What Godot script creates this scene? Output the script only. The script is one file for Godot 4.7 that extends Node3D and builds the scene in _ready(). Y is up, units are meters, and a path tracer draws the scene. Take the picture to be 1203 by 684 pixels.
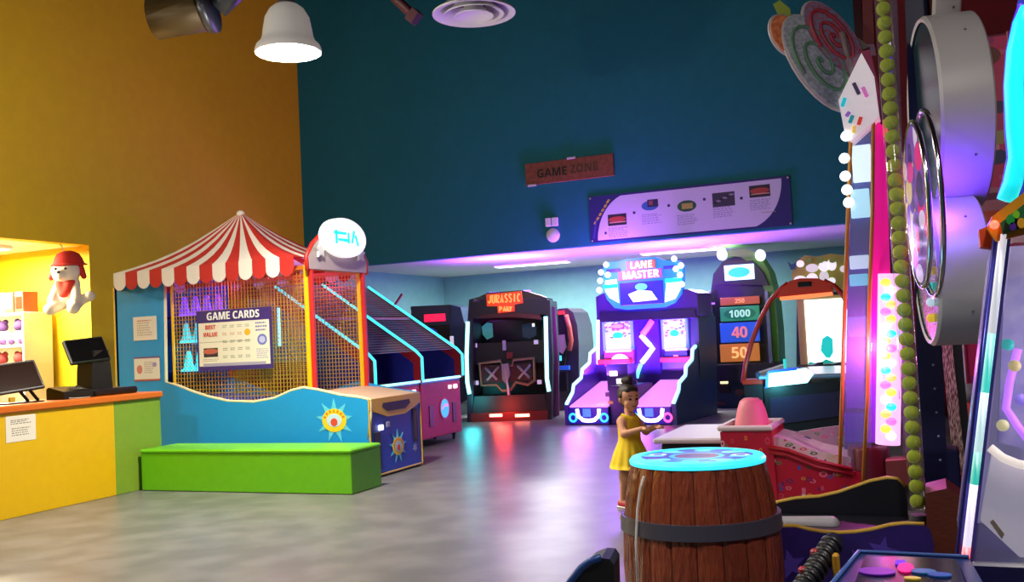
extends Node3D

# ---------------------------------------------------------------- camera numbers (photograph taken as 1203 x 684)
const F := 1142.6
const EYE := Vector3(0, 1.48, 0)
var cam_basis := Basis.from_euler(Vector3(deg_to_rad(2.7525), deg_to_rad(23.115), deg_to_rad(-2.8695)), EULER_ORDER_YXZ)
var mats := {}
var meshes := {}
var taken := {}
var rng := RandomNumberGenerator.new()

func ray(x: float, y: float) -> Vector3:
	return cam_basis * Vector3((x - 601.5) / F, -(y - 342.0) / F, -1)
func on_z(x: float, y: float, z: float) -> Vector3:      # pixel onto the plane of a thing whose depth is known
	var d := ray(x, y)
	return EYE + d * (z / d.z)
func on_x(x: float, y: float, wx: float) -> Vector3:
	var d := ray(x, y)
	return EYE + d * (wx / d.x)
func on_y(x: float, y: float, h: float) -> Vector3:
	var d := ray(x, y)
	return EYE + d * ((h - EYE.y) / d.y)
func flat(node: Node3D, pts: Array, z: float) -> PackedVector2Array:   # pixels onto the local plane z of a thing
	var inv := node.transform.affine_inverse()
	var o: Vector3 = inv * EYE
	var out := PackedVector2Array()
	for p in pts:
		var d: Vector3 = inv.basis * ray(p[0], p[1])
		var q := o + d * ((z - o.z) / d.z)
		out.append(Vector2(q.x, q.y))
	return out

# ---------------------------------------------------------------- materials
func mt(hex: String, rough := 0.55, metal := 0.0, spec := 0.5) -> StandardMaterial3D:
	var key := "%s %f %f %f" % [hex, rough, metal, spec]
	if not mats.has(key):
		var m := StandardMaterial3D.new()
		m.albedo_color = Color(hex)
		m.roughness = rough
		m.metallic = metal
		m.metallic_specular = spec
		mats[key] = m
	return mats[key]
func em(hex: String, energy: float, base := "") -> StandardMaterial3D:
	var key := "e %s %f %s" % [hex, energy, base]
	if not mats.has(key):
		var m := StandardMaterial3D.new()
		m.albedo_color = Color(base if base else hex)
		m.roughness = 0.4
		m.emission_enabled = true
		m.emission = Color(hex)
		m.emission_energy_multiplier = energy
		mats[key] = m
	return mats[key]
func glass(hex: String, alpha := 0.12) -> StandardMaterial3D:
	var key := "g %s %f" % [hex, alpha]
	if not mats.has(key):
		var m := StandardMaterial3D.new()
		var c := Color(hex)
		c.a = alpha
		m.albedo_color = c
		m.roughness = 0.05
		m.transparency = BaseMaterial3D.TRANSPARENCY_ALPHA
		mats[key] = m
	return mats[key]
func noisy(hex_a: String, hex_b: String, freq: float, scale: float, rough := 0.6, seed_ := 1, stretch := Vector3.ONE, spec := 0.5) -> StandardMaterial3D:
	var key := "n %s %s %f %f %f %d %s" % [hex_a, hex_b, freq, scale, rough, seed_, str(stretch)]
	if not mats.has(key):
		var n := FastNoiseLite.new()
		n.seed = seed_
		n.frequency = freq
		n.fractal_octaves = 5
		var t := NoiseTexture2D.new()
		t.width = 512
		t.height = 512
		t.seamless = true
		t.noise = n
		var g := Gradient.new()
		g.set_color(0, Color(hex_a))
		g.set_color(1, Color(hex_b))
		g.set_offset(0, 0.25)
		g.set_offset(1, 0.75)
		t.color_ramp = g
		var m := StandardMaterial3D.new()
		m.albedo_texture = t
		m.roughness = rough
		m.metallic_specular = spec
		m.uv1_triplanar = true
		m.uv1_world_triplanar = true
		m.uv1_scale = stretch * scale
		mats[key] = m
	return mats[key]
func printed(im: Image, rough := 0.5, glow := 0.0) -> StandardMaterial3D:
	var m := StandardMaterial3D.new()
	m.albedo_texture = ImageTexture.create_from_image(im)
	m.roughness = rough
	if glow > 0.0:
		m.emission_enabled = true
		m.emission = Color.WHITE
		m.emission_operator = BaseMaterial3D.EMISSION_OP_MULTIPLY
		m.emission_texture = m.albedo_texture
		m.emission_energy_multiplier = glow
	return m

# ---------------------------------------------------------------- flat print
func img(w: int, h: int, hex: String) -> Image:
	var im := Image.create(w, h, false, Image.FORMAT_RGB8)
	im.fill(Color(hex))
	return im
func rc(im: Image, x: float, y: float, w: float, h: float, hex: String) -> void:
	im.fill_rect(Rect2i(int(x), int(y), maxi(1, int(w)), maxi(1, int(h))), Color(hex))
func circ(im: Image, cx: float, cy: float, rx: float, ry: float, hex: String) -> void:
	for y in range(maxi(0, int(cy - ry)), mini(im.get_height(), int(cy + ry) + 1)):
		var k := 1.0 - pow((y - cy) / ry, 2)
		if k > 0:
			var s := rx * sqrt(k)
			var x0 := maxi(0, int(cx - s))
			var x1 := mini(im.get_width(), int(cx + s) + 1)
			if x1 > x0:
				im.fill_rect(Rect2i(x0, y, x1 - x0, 1), Color(hex))
func rows(im: Image, x: float, y: float, w: float, h: float, n: int, hex: String) -> void:   # lines of small print
	var step := h / n
	for i in n:
		var at := x
		var stop := x + w * rng.randf_range(0.75, 1.0)
		while at < stop:
			var l := rng.randf_range(w * 0.06, w * 0.16)
			rc(im, at, y + i * step, minf(l, stop - at), step * 0.5, hex)
			at += l + w * 0.035

# ---------------------------------------------------------------- meshes
func tri(st: SurfaceTool, a: Vector3, b: Vector3, c: Vector3, n: Vector3, ua := Vector2.ZERO, ub := Vector2.ZERO, uc := Vector2.ZERO) -> void:
	if (b - a).cross(c - a).dot(n) > 0:
		st.set_uv(ua); st.add_vertex(a); st.set_uv(uc); st.add_vertex(c); st.set_uv(ub); st.add_vertex(b)
	else:
		st.set_uv(ua); st.add_vertex(a); st.set_uv(ub); st.add_vertex(b); st.set_uv(uc); st.add_vertex(c)
func quad(st: SurfaceTool, a: Vector3, b: Vector3, c: Vector3, d: Vector3, n: Vector3) -> void:
	tri(st, a, b, c, n)
	tri(st, a, c, d, n)
func begin() -> SurfaceTool:
	var st := SurfaceTool.new()
	st.begin(Mesh.PRIMITIVE_TRIANGLES)
	st.set_smooth_group(-1)
	return st
func done(st: SurfaceTool) -> ArrayMesh:
	st.generate_normals()
	return st.commit()

func add_bx(st: SurfaceTool, c: Vector3, s: Vector3, bev := 0.0, bs := Basis.IDENTITY) -> void:
	var h := s / 2
	bev = minf(bev, minf(h.x, minf(h.y, h.z)) * 0.9)
	for ax in 3:
		for sg in [-1.0, 1.0]:
			var u := (ax + 1) % 3
			var v := (ax + 2) % 3
			var q := []
			for k in [[-1, -1], [1, -1], [1, 1], [-1, 1]]:
				var p := Vector3.ZERO
				p[ax] = sg * h[ax]
				p[u] = k[0] * (h[u] - bev)
				p[v] = k[1] * (h[v] - bev)
				q.append(c + bs * p)
			var n := Vector3.ZERO
			n[ax] = sg
			quad(st, q[0], q[1], q[2], q[3], bs * n)
	if bev <= 0:
		return
	for ax in 3:                                       # edges along ax
		var u := (ax + 1) % 3
		var v := (ax + 2) % 3
		for k in [[-1, -1], [1, -1], [1, 1], [-1, 1]]:
			var q := []
			for e in [[-1, 0], [1, 0], [1, 1], [-1, 1]]:
				var p := Vector3.ZERO
				p[ax] = e[0] * (h[ax] - bev)
				p[u] = k[0] * (h[u] - (bev if e[1] == 0 else 0.0))
				p[v] = k[1] * (h[v] - (0.0 if e[1] == 0 else bev))
				q.append(c + bs * p)
			var n := Vector3.ZERO
			n[u] = k[0]
			n[v] = k[1]
			quad(st, q[0], q[1], q[2], q[3], bs * n)
	for sx in [-1, 1]:
		for sy in [-1, 1]:
			for sz in [-1, 1]:
				var g := Vector3(sx, sy, sz)
				var a := Vector3(h.x, h.y - bev, h.z - bev) * g
				var b := Vector3(h.x - bev, h.y, h.z - bev) * g
				var d := Vector3(h.x - bev, h.y - bev, h.z) * g
				tri(st, c + bs * a, c + bs * b, c + bs * d, bs * g)
func bx(x: float, y: float, z: float, bev := 0.006) -> ArrayMesh:
	var key := "b %f %f %f %f" % [x, y, z, bev]
	if not meshes.has(key):
		var st := begin()
		add_bx(st, Vector3.ZERO, Vector3(x, y, z), bev)
		meshes[key] = done(st)
	return meshes[key]
func pnl(w: float, h: float, t: float) -> ArrayMesh:     # board whose front (+z) carries a print
	var st := begin()
	var a := Vector3(-w / 2, -h / 2, t / 2)
	var b := Vector3(w / 2, -h / 2, t / 2)
	var c := Vector3(w / 2, h / 2, t / 2)
	var d := Vector3(-w / 2, h / 2, t / 2)
	tri(st, a, b, c, Vector3.BACK, Vector2(0, 1), Vector2(1, 1), Vector2(1, 0))
	tri(st, a, c, d, Vector3.BACK, Vector2(0, 1), Vector2(1, 0), Vector2(0, 0))
	var o := Vector3(0, 0, -t)
	quad(st, a + o, b + o, c + o, d + o, Vector3.FORWARD)
	quad(st, a, b, b + o, a + o, Vector3.DOWN)
	quad(st, d, c, c + o, d + o, Vector3.UP)
	quad(st, a, d, d + o, a + o, Vector3.LEFT)
	quad(st, b, c, c + o, b + o, Vector3.RIGHT)
	return done(st)
func add_pr(st: SurfaceTool, pts: PackedVector2Array, z0: float, z1: float) -> void:
	var idx := Geometry2D.triangulate_polygon(pts)
	var lo := pts[0]
	var hi := pts[0]
	for p in pts:
		lo = lo.min(p)
		hi = hi.max(p)
	var sz := hi - lo
	for i in range(0, idx.size(), 3):
		var q := [pts[idx[i]], pts[idx[i + 1]], pts[idx[i + 2]]]
		var uv := []
		for p in q:
			uv.append(Vector2((p.x - lo.x) / sz.x, 1.0 - (p.y - lo.y) / sz.y))
		for k in [[z0, Vector3.FORWARD], [z1, Vector3.BACK]]:
			tri(st, Vector3(q[0].x, q[0].y, k[0]), Vector3(q[1].x, q[1].y, k[0]), Vector3(q[2].x, q[2].y, k[0]), k[1], uv[0], uv[1], uv[2])
	var cw := Geometry2D.is_polygon_clockwise(pts)
	for i in pts.size():
		var p := pts[i]
		var r := pts[(i + 1) % pts.size()]
		var e := r - p
		var n := Vector3(-e.y, e.x, 0) if cw else Vector3(e.y, -e.x, 0)
		quad(st, Vector3(p.x, p.y, z0), Vector3(r.x, r.y, z0), Vector3(r.x, r.y, z1), Vector3(p.x, p.y, z1), n)
func pr(pts: PackedVector2Array, z0: float, z1: float) -> ArrayMesh:
	var st := begin()
	add_pr(st, pts, z0, z1)
	return done(st)
func pv(a: Array) -> PackedVector2Array:
	var o := PackedVector2Array()
	for p in a:
		o.append(Vector2(p[0], p[1]))
	return o
func oval(rx: float, ry: float, n := 28, cx := 0.0, cy := 0.0) -> PackedVector2Array:
	var o := PackedVector2Array()
	for i in n:
		o.append(Vector2(cx + cos(TAU * i / n) * rx, cy + sin(TAU * i / n) * ry))
	return o
func star(n: int, r1: float, r2: float, sx := 1.0, sy := 1.0) -> PackedVector2Array:
	var o := PackedVector2Array()
	for i in n * 2:
		var r := r1 if i % 2 == 0 else r2
		o.append(Vector2(sin(PI * i / n) * r * sx, cos(PI * i / n) * r * sy))
	return o
func lathe(prof: Array, seg := 28) -> ArrayMesh:
	var st := begin()
	var g := 0
	for i in prof.size() - 1:
		if i > 0:
			var e0 := Vector2(prof[i][0] - prof[i - 1][0], prof[i][1] - prof[i - 1][1])
			var e1 := Vector2(prof[i + 1][0] - prof[i][0], prof[i + 1][1] - prof[i][1])
			if absf(e0.angle_to(e1)) > 0.6:
				g += 1
		st.set_smooth_group(g)
		var r0: float = prof[i][0]
		var r1: float = prof[i + 1][0]
		var y0: float = prof[i][1]
		var y1: float = prof[i + 1][1]
		for k in seg:
			var a := TAU * k / seg
			var b := TAU * (k + 1) / seg
			var am := (a + b) / 2
			var n := Vector3(cos(am) * (y1 - y0), r0 - r1, sin(am) * (y1 - y0))
			var p := [Vector3(cos(a) * r0, y0, sin(a) * r0), Vector3(cos(b) * r0, y0, sin(b) * r0), Vector3(cos(b) * r1, y1, sin(b) * r1), Vector3(cos(a) * r1, y1, sin(a) * r1)]
			if r0 > 0.0001:
				tri(st, p[0], p[1], p[2], n)
			if r1 > 0.0001:
				tri(st, p[0], p[2], p[3], n)
	return done(st)
func add_tube(st: SurfaceTool, pts: Array, r: float, seg := 8, closed := false, r2 := -1.0) -> void:
	var n := pts.size()
	var ringset := []
	var up := Vector3.UP
	for i in n:
		var a: Vector3 = pts[(i - 1 + n) % n] if closed or i > 0 else pts[0]
		var b: Vector3 = pts[(i + 1) % n] if closed or i < n - 1 else pts[n - 1]
		var t := (b - a).normalized()
		if i == 0:
			up = Vector3.UP if absf(t.y) < 0.9 else Vector3.RIGHT
		var s := t.cross(up).normalized()
		up = s.cross(t).normalized()
		var rr := r if r2 < 0 else lerpf(r, r2, float(i) / (n - 1))
		var ring := []
		for k in seg:
			ring.append(pts[i] + (s * cos(TAU * k / seg) + up * sin(TAU * k / seg)) * rr)
		ringset.append(ring)
	for i in (n if closed else n - 1):
		var j := (i + 1) % n
		for k in seg:
			var l := (k + 1) % seg
			var mid: Vector3 = (ringset[i][k] + ringset[i][l] + ringset[j][k] + ringset[j][l]) / 4.0
			quad(st, ringset[i][k], ringset[i][l], ringset[j][l], ringset[j][k], mid - (pts[i] + pts[j]) / 2.0)
	if not closed:
		for e in [[0, 1], [n - 1, n - 2]]:
			var nn: Vector3 = pts[e[0]] - pts[e[1]]
			for k in range(1, seg - 1):
				tri(st, ringset[e[0]][0], ringset[e[0]][k], ringset[e[0]][k + 1], nn)
func tube(pts: Array, r: float, seg := 8, closed := false, r2 := -1.0) -> ArrayMesh:
	var st := begin()
	st.set_smooth_group(0)
	add_tube(st, pts, r, seg, closed, r2)
	return done(st)
func ball(r: float, seg := 16, squash := 1.0) -> ArrayMesh:
	var key := "s %f %d %f" % [r, seg, squash]
	if not meshes.has(key):
		var prof := []
		for i in seg / 2 + 1:
			var a := -PI / 2 + PI * i / (seg / 2)
			prof.append([maxf(0.0, cos(a) * r), sin(a) * r * squash])
		meshes[key] = lathe(prof, seg)
	return meshes[key]
func txt(s: String, h: float, depth := 0.006, serif := false) -> TextMesh:
	var t := TextMesh.new()
	var f := SystemFont.new()
	f.font_names = PackedStringArray(["Droid Serif" if serif else "Droid Sans"])
	f.font_weight = 700
	t.font = f
	t.text = s
	t.font_size = 40
	t.pixel_size = h / (40 * 0.72)
	t.depth = depth
	t.curve_step = 2.0
	return t

# smooth union of tapered capsules, meshed as surface nets. bones: [a, b, ra, rb]
func body(bones: Array, cell: float, k := 0.02) -> ArrayMesh:
	var lo := Vector3.INF
	var hi := -Vector3.INF
	for b in bones:
		var m: float = maxf(b[2], b[3]) + k + cell * 2
		lo = lo.min(b[0] - Vector3.ONE * m).min(b[1] - Vector3.ONE * m)
		hi = hi.max(b[0] + Vector3.ONE * m).max(b[1] + Vector3.ONE * m)
	var nx := int((hi.x - lo.x) / cell) + 2
	var ny := int((hi.y - lo.y) / cell) + 2
	var nz := int((hi.z - lo.z) / cell) + 2
	var f := PackedFloat32Array()
	f.resize(nx * ny * nz)
	f.fill(1.0)
	for b in bones:
		var a: Vector3 = b[0]
		var e: Vector3 = b[1] - a
		var ee := maxf(e.length_squared(), 1e-9)
		var m: float = maxf(b[2], b[3]) + k + cell * 1.5
		var l := ((a.min(b[1]) - Vector3.ONE * m - lo) / cell).floor()
		var u := ((a.max(b[1]) + Vector3.ONE * m - lo) / cell).ceil()
		for z in range(maxi(0, int(l.z)), mini(nz, int(u.z) + 1)):
			for y in range(maxi(0, int(l.y)), mini(ny, int(u.y) + 1)):
				var at := (z * ny + y) * nx
				for x in range(maxi(0, int(l.x)), mini(nx, int(u.x) + 1)):
					var p := lo + Vector3(x, y, z) * cell - a
					var t := clampf(p.dot(e) / ee, 0, 1)
					var d: float = (p - e * t).length() - lerpf(b[2], b[3], t)
					var o := f[at + x]
					var h := clampf(0.5 + 0.5 * (o - d) / k, 0, 1)
					f[at + x] = lerpf(o, d, h) - k * h * (1 - h)
	var vid := {}
	var verts := PackedVector3Array()
	var off := [0, 1, nx, nx + 1, nx * ny, nx * ny + 1, nx * ny + nx, nx * ny + nx + 1]
	var corner := [Vector3(0, 0, 0), Vector3(1, 0, 0), Vector3(0, 1, 0), Vector3(1, 1, 0), Vector3(0, 0, 1), Vector3(1, 0, 1), Vector3(0, 1, 1), Vector3(1, 1, 1)]
	var edges := [[0, 1], [2, 3], [4, 5], [6, 7], [0, 2], [1, 3], [4, 6], [5, 7], [0, 4], [1, 5], [2, 6], [3, 7]]
	for z in nz - 1:
		for y in ny - 1:
			for x in nx - 1:
				var i := (z * ny + y) * nx + x
				var ins := 0
				for o in off:
					if f[i + o] < 0:
						ins += 1
				if ins == 0 or ins == 8:
					continue
				var s := Vector3.ZERO
				var c := 0
				for e in edges:
					var fa := f[i + off[e[0]]]
					var fb := f[i + off[e[1]]]
					if (fa < 0) != (fb < 0):
						s += (corner[e[0]] as Vector3).lerp(corner[e[1]], fa / (fa - fb))
						c += 1
				vid[i] = verts.size()
				verts.append(lo + (Vector3(x, y, z) + s / c) * cell)
	var st := begin()
	st.set_smooth_group(0)
	var dirs := [[1, nx, nx * ny, Vector3(1, 0, 0)], [nx, nx * ny, 1, Vector3(0, 1, 0)], [nx * ny, 1, nx, Vector3(0, 0, 1)]]
	for i in vid:
		for d in dirs:
			var fa := f[i]
			var fb := f[i + d[0]]
			if (fa < 0) != (fb < 0) and vid.has(i - d[1]) and vid.has(i - d[2]) and vid.has(i - d[1] - d[2]):
				quad(st, verts[vid[i]], verts[vid[i - d[1]]], verts[vid[i - d[1] - d[2]]], verts[vid[i - d[2]]], d[3] * (1.0 if fa < 0 else -1.0))
	return done(st)

# ---------------------------------------------------------------- nodes
func numbered(called: String) -> String:
	if not taken.has(called):
		taken[called] = 0
		return called
	taken[called] += 1
	return "%s_%03d" % [called, taken[called]]
func thing(called: String, label: String, category: String, at := Vector3.ZERO, turn := 0.0, group := "") -> Node3D:
	var o := Node3D.new()
	o.name = numbered(called)
	add_child(o)
	o.position = at
	o.rotation_degrees.y = turn
	o.set_meta("label", label)
	o.set_meta("category", category)
	if group:
		o.set_meta("group", group)
	return o
func a(parent: Node, called: String, mesh: Mesh, m: Material, at := Vector3.ZERO, rot := Vector3.ZERO) -> MeshInstance3D:
	var o := MeshInstance3D.new()
	o.name = called
	o.mesh = mesh
	o.material_override = m
	o.position = at
	o.rotation_degrees = rot
	parent.add_child(o, true)
	return o
func single(called: String, label: String, category: String, mesh: Mesh, m: Material, at := Vector3.ZERO, rot := Vector3.ZERO, group := "") -> MeshInstance3D:
	var o := a(self, numbered(called), mesh, m, at, rot)
	o.set_meta("label", label)
	o.set_meta("category", category)
	if group:
		o.set_meta("group", group)
	return o
func struct(called: String, lo: Vector3, hi: Vector3, m: Material) -> MeshInstance3D:
	var s := hi - lo
	var o := a(self, called, bx(s.x, s.y, s.z, 0.0), m, (lo + hi) / 2)
	o.set_meta("kind", "structure")
	return o
func omni(parent: Node, at: Vector3, hex: String, energy: float, size := 0.1) -> OmniLight3D:
	var l := OmniLight3D.new()
	l.light_color = Color(hex)
	l.light_energy = energy
	l.light_size = size
	l.omni_range = 30
	l.omni_attenuation = 2
	l.shadow_enabled = true
	l.position = at
	parent.add_child(l, true)
	return l
func area(parent: Node, at: Vector3, rot: Vector3, w: float, h: float, hex: String, energy: float) -> AreaLight3D:
	var l := AreaLight3D.new()
	l.area_size = Vector2(w, h)
	l.area_normalize_energy = true
	l.light_color = Color(hex)
	l.light_energy = energy
	l.area_range = 30
	l.area_attenuation = 2
	l.shadow_enabled = true
	l.position = at
	l.rotation_degrees = rot
	parent.add_child(l, true)
	return l
func spot(parent: Node, at: Vector3, rot: Vector3, angle: float, hex: String, energy: float, size := 0.15) -> SpotLight3D:
	var l := SpotLight3D.new()
	l.spot_angle = angle
	l.spot_angle_attenuation = 1.0
	l.spot_range = 30
	l.spot_attenuation = 2
	l.light_color = Color(hex)
	l.light_energy = energy
	l.light_size = size
	l.shadow_enabled = true
	l.position = at
	l.rotation_degrees = rot
	parent.add_child(l, true)
	return l

func _ready() -> void:
	rng.seed = 7
	# ---- camera
	var c := Camera3D.new()
	c.name = "camera"
	add_child(c)
	c.position = EYE
	c.basis = cam_basis
	c.fov = rad_to_deg(2.0 * atan(342.0 / F))
	c.near = 0.05
	c.far = 100
	c.current = true
	# ---- air, exposure
	var e := Environment.new()
	e.background_mode = Environment.BG_COLOR
	e.background_color = Color(0, 0, 0)
	e.ambient_light_source = Environment.AMBIENT_SOURCE_DISABLED
	e.tonemap_mode = Environment.TONE_MAPPER_LINEAR
	e.tonemap_exposure = 1.0
	e.sdfgi_enabled = true
	e.ssao_enabled = true
	e.ssil_enabled = true
	var we := WorldEnvironment.new()
	we.name = "surroundings"
	we.environment = e
	add_child(we)
	# ---- large lights: ceiling panels of the prize room and of the alcove
	prize_room_panel()
	alcove_panels()
	room()
	ceiling_things()
	wall_things()
	counter_things()
	carnival_game()
	hoop_games()
	back_games()
	bowling_game()
	right_back_games()
	candy_game()
	white_table_and_child()
	barrel_game()
	tower_things()
	near_right_things()

# ================================================================ setting
func prize_room_panel() -> void:
	var t := thing("ceiling_light", "bright rectangular ceiling light above the prize counter room", "light", Vector3(-12.2, 3.14, -9.25))
	a(t, "frame", bx(0.66, 0.05, 1.26), mt("e8e6dc", 0.5), Vector3(0, -0.026, 0))
	a(t, "diffuser", bx(0.6, 0.02, 1.2), em("fff4d8", 6.0), Vector3(0, -0.052, 0))
	area(t, Vector3(0, -0.08, 0), Vector3(-90, 0, 0), 0.6, 1.2, "ffeec8", 70.0)
func alcove_panels() -> void:
	for k in 2:
		var p: Vector3 = [Vector3(-7.42, 3.0, -18.5), Vector3(-4.25, 3.0, -18.3)][k]
		var t := thing("ceiling_light", ["long white fluorescent ceiling light above the black two player gun game", "long white fluorescent ceiling light above the bowling lane game"][k], "light", p, 3.0)
		a(t, "frame", bx(1.6, 0.04, 0.34), mt("f0f0f0", 0.5), Vector3(0, -0.021, 0))
		a(t, "diffuser", bx(1.54, 0.02, 0.28), em("ffffff", 4.0), Vector3(0, -0.042, 0))
		area(t, Vector3(0, -0.07, 0), Vector3(-90, 0, 0), 1.5, 0.28, "ffffff", 25.0)

func room() -> void:
	var yellow := noisy("e2be02", "deb902", 0.02, 0.35, 0.7, 3)
	var teal := noisy("0a7488", "097083", 0.02, 0.3, 0.75, 5)
	var pale := noisy("7cb6b4", "78b2b0", 0.02, 0.4, 0.7, 6)
	var red := noisy("7d1420", "74121d", 0.02, 0.4, 0.7, 7)
	var white := mt("d8d4cc", 0.8)
	var fl := noisy("63615e", "74716e", 0.012, 0.28, 0.32, 11, Vector3.ONE, 0.45)
	struct("floor", Vector3(-14.2, -0.1, -20.9), Vector3(6.2, 0, 4.2), fl)
	struct("ceiling", Vector3(-11.4, 9.0, -16.15), Vector3(6.2, 9.15, 4.2), mt("2a2a2c", 0.9))
	struct("wall_left", Vector3(-11.4, 0, -15.95), Vector3(-11.2, 9.0, -10.6), yellow)
	struct("wall_left_header", Vector3(-11.4, 3.14, -10.6), Vector3(-11.2, 9.0, 4.0), yellow)
	struct("wall_prize_room_end", Vector3(-14.0, 0, -10.75), Vector3(-11.4, 3.14, -10.6), yellow)
	struct("wall_prize_room_back", Vector3(-14.2, 0, -10.75), Vector3(-14.0, 3.14, 4.0), yellow)
	struct("ceiling_prize_room", Vector3(-14.2, 3.14, -10.75), Vector3(-11.4, 3.24, 4.2), white)
	struct("wall_back", Vector3(-11.4, 3.0, -16.15), Vector3(-0.7, 9.0, -15.95), teal)
	struct("wall_back_left", Vector3(-11.4, 0, -16.15), Vector3(-10.6, 3.0, -15.95), teal)
	struct("wall_alcove_left", Vector3(-10.8, 0, -20.7), Vector3(-10.6, 3.0, -16.15), pale)
	struct("wall_alcove_back", Vector3(-10.8, 0, -20.9), Vector3(-0.5, 3.0, -20.7), pale)
	struct("wall_alcove_right", Vector3(-0.7, 0, -20.7), Vector3(-0.5, 3.0, -16.15), pale)
	struct("ceiling_alcove", Vector3(-10.8, 3.0, -20.9), Vector3(-0.5, 3.1, -16.15), white)
	struct("wall_back_right", Vector3(-0.7, 0, -16.15), Vector3(6.2, 9.0, -15.95), red)
	struct("wall_right", Vector3(6.0, 0, -15.95), Vector3(6.2, 9.0, 4.0), red)
	struct("wall_front", Vector3(-14.2, 0, 4.0), Vector3(6.2, 9.0, 4.2), teal)
	struct("trim_1", Vector3(-0.78, 0, -15.94), Vector3(-0.66, 9.0, -15.9), mt("3d0d14", 0.6))

func pendant(at: Vector3, label: String, energy: float) -> void:
	var t := thing("pendant_lamp", label, "lamp", at, 0.0, "bell pendant lamps hanging over the hall")
	var shade := StandardMaterial3D.new()
	shade.albedo_color = Color("d9d9d9")
	shade.roughness = 0.35
	shade.emission_enabled = true
	shade.emission = Color("fff4e4")
	shade.emission_energy_multiplier = 0.14
	a(t, "lamp_shade", lathe([[0.06, 0.46], [0.11, 0.45], [0.16, 0.41], [0.205, 0.33], [0.225, 0.22], [0.235, 0.15], [0.25, 0.11], [0.29, 0.07], [0.305, 0.03], [0.30, 0.0], [0.285, 0.0], [0.29, 0.03], [0.275, 0.065], [0.24, 0.1], [0.22, 0.15], [0.21, 0.22], [0.19, 0.32], [0.15, 0.39], [0.06, 0.43]], 40), shade)
	a(t, "lamp_holder", lathe([[0.0, 0.72], [0.05, 0.72], [0.075, 0.68], [0.075, 0.5], [0.09, 0.46], [0.0, 0.44]], 24), mt("8a8a8a", 0.4, 0.6))
	a(t, "bulb", ball(0.07, 16, 1.3), em("fff0d8", 8.0), Vector3(0, 0.2, 0))
	a(t, "rod", tube([Vector3(0, 0.7, 0), Vector3(0, 9.0 - at.y, 0)], 0.012), mt("555555", 0.5, 0.5))
	spot(t, Vector3(0, 0.06, 0), Vector3(-90, 0, 0), 70.0, "fff6ea", energy, 0.22)
	omni(t, Vector3(0, -0.16, 0), "fff6ea", energy * 0.24, 0.12)

func ceiling_things() -> void:
	pendant(Vector3(-5.3, 4.22, -7.42), "white bell shaped pendant lamp glowing over the green bench", 31.0)
	pendant(Vector3(-8.2, 4.22, -3.2), "unseen bell shaped pendant lamp lighting the yellow counter front", 26.0)  # out of view, placed to light the counter and yellow wall
	pendant(Vector3(-3.2, 4.22, -2.4), "unseen bell shaped pendant lamp lighting the middle of the hall", 9.5)  # out of view, lights bench front, child and near floor
	pendant(Vector3(0.9, 4.22, -2.2), "unseen bell shaped pendant lamp lighting the machines at the right", 8.0)  # out of view, lights the drums and printed column
	# round air diffuser hanging under its duct
	var t := thing("air_diffuser", "round white ringed air diffuser hanging from the dark ceiling", "air vent", Vector3(-4.5, 5.15, -9.85))
	var w := mt("c9c7cf", 0.5)
	a(t, "outer_cone", lathe([[0.26, 0.2], [0.3, 0.14], [0.4, 0.06], [0.47, 0.02], [0.47, 0.0], [0.4, 0.015], [0.3, 0.1], [0.24, 0.18]], 40), w)
	a(t, "middle_cone", lathe([[0.2, 0.14], [0.26, 0.06], [0.34, 0.0], [0.34, -0.012], [0.25, 0.03], [0.18, 0.12]], 40), w)
	a(t, "inner_cone", lathe([[0.1, 0.1], [0.15, 0.03], [0.22, -0.02], [0.22, -0.03], [0.14, 0.0], [0.0, 0.02]], 40), w)
	a(t, "duct_neck", tube([Vector3(0, 0.16, 0), Vector3(0, 3.83, 0)], 0.25, 24), mt("3b3d42", 0.5, 0.3))
	# dark duct with a flared flange, upper left
	var d := thing("duct_elbow", "dark galvanised air duct with flanged end near the yellow wall", "air duct", Vector3(-6.75, 4.95, -7.75), 0.0)
	var g := mt("54565c", 0.4, 0.7)
	a(d, "elbow_pipe", tube([Vector3(0.28, 0.05, -0.1), Vector3(0.45, 0.2, -0.16), Vector3(0.6, 0.45, -0.2), Vector3(0.64, 0.8, -0.2), Vector3(0.64, 4.05, -0.2)], 0.13, 20), g)
	a(d, "drum", tube([Vector3(-0.33, -0.02, 0.12), Vector3(0.2, 0.03, -0.06)], 0.22, 24), mt("4c3c1e", 0.55, 0.3))
	a(d, "flange", tube([Vector3(0.18, 0.03, -0.06), Vector3(0.24, 0.04, -0.08)], 0.25, 24), g)
	for s in [-0.2, 0.05]:
		a(d, "hanger_wire", tube([Vector3(s, 0.2, 0), Vector3(s, 4.05, 0)], 0.006, 6), g)
	var b := thing("roof_beam", "dark red sloping steel brace under the ceiling near the diffuser", "beam", Vector3(-4.75, 4.9, -8.7))
	a(b, "web", tube([Vector3(0.1, -0.08, 0), Vector3(-0.25, 0.3, 0), Vector3(-3.8, 4.1, 0)], 0.05, 4), mt("401019", 0.6))
	a(b, "end_plate", bx(0.1, 0.14, 0.12), mt("38101a", 0.6), Vector3(0.1, -0.08, 0), Vector3(0, 0, -45))

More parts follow.
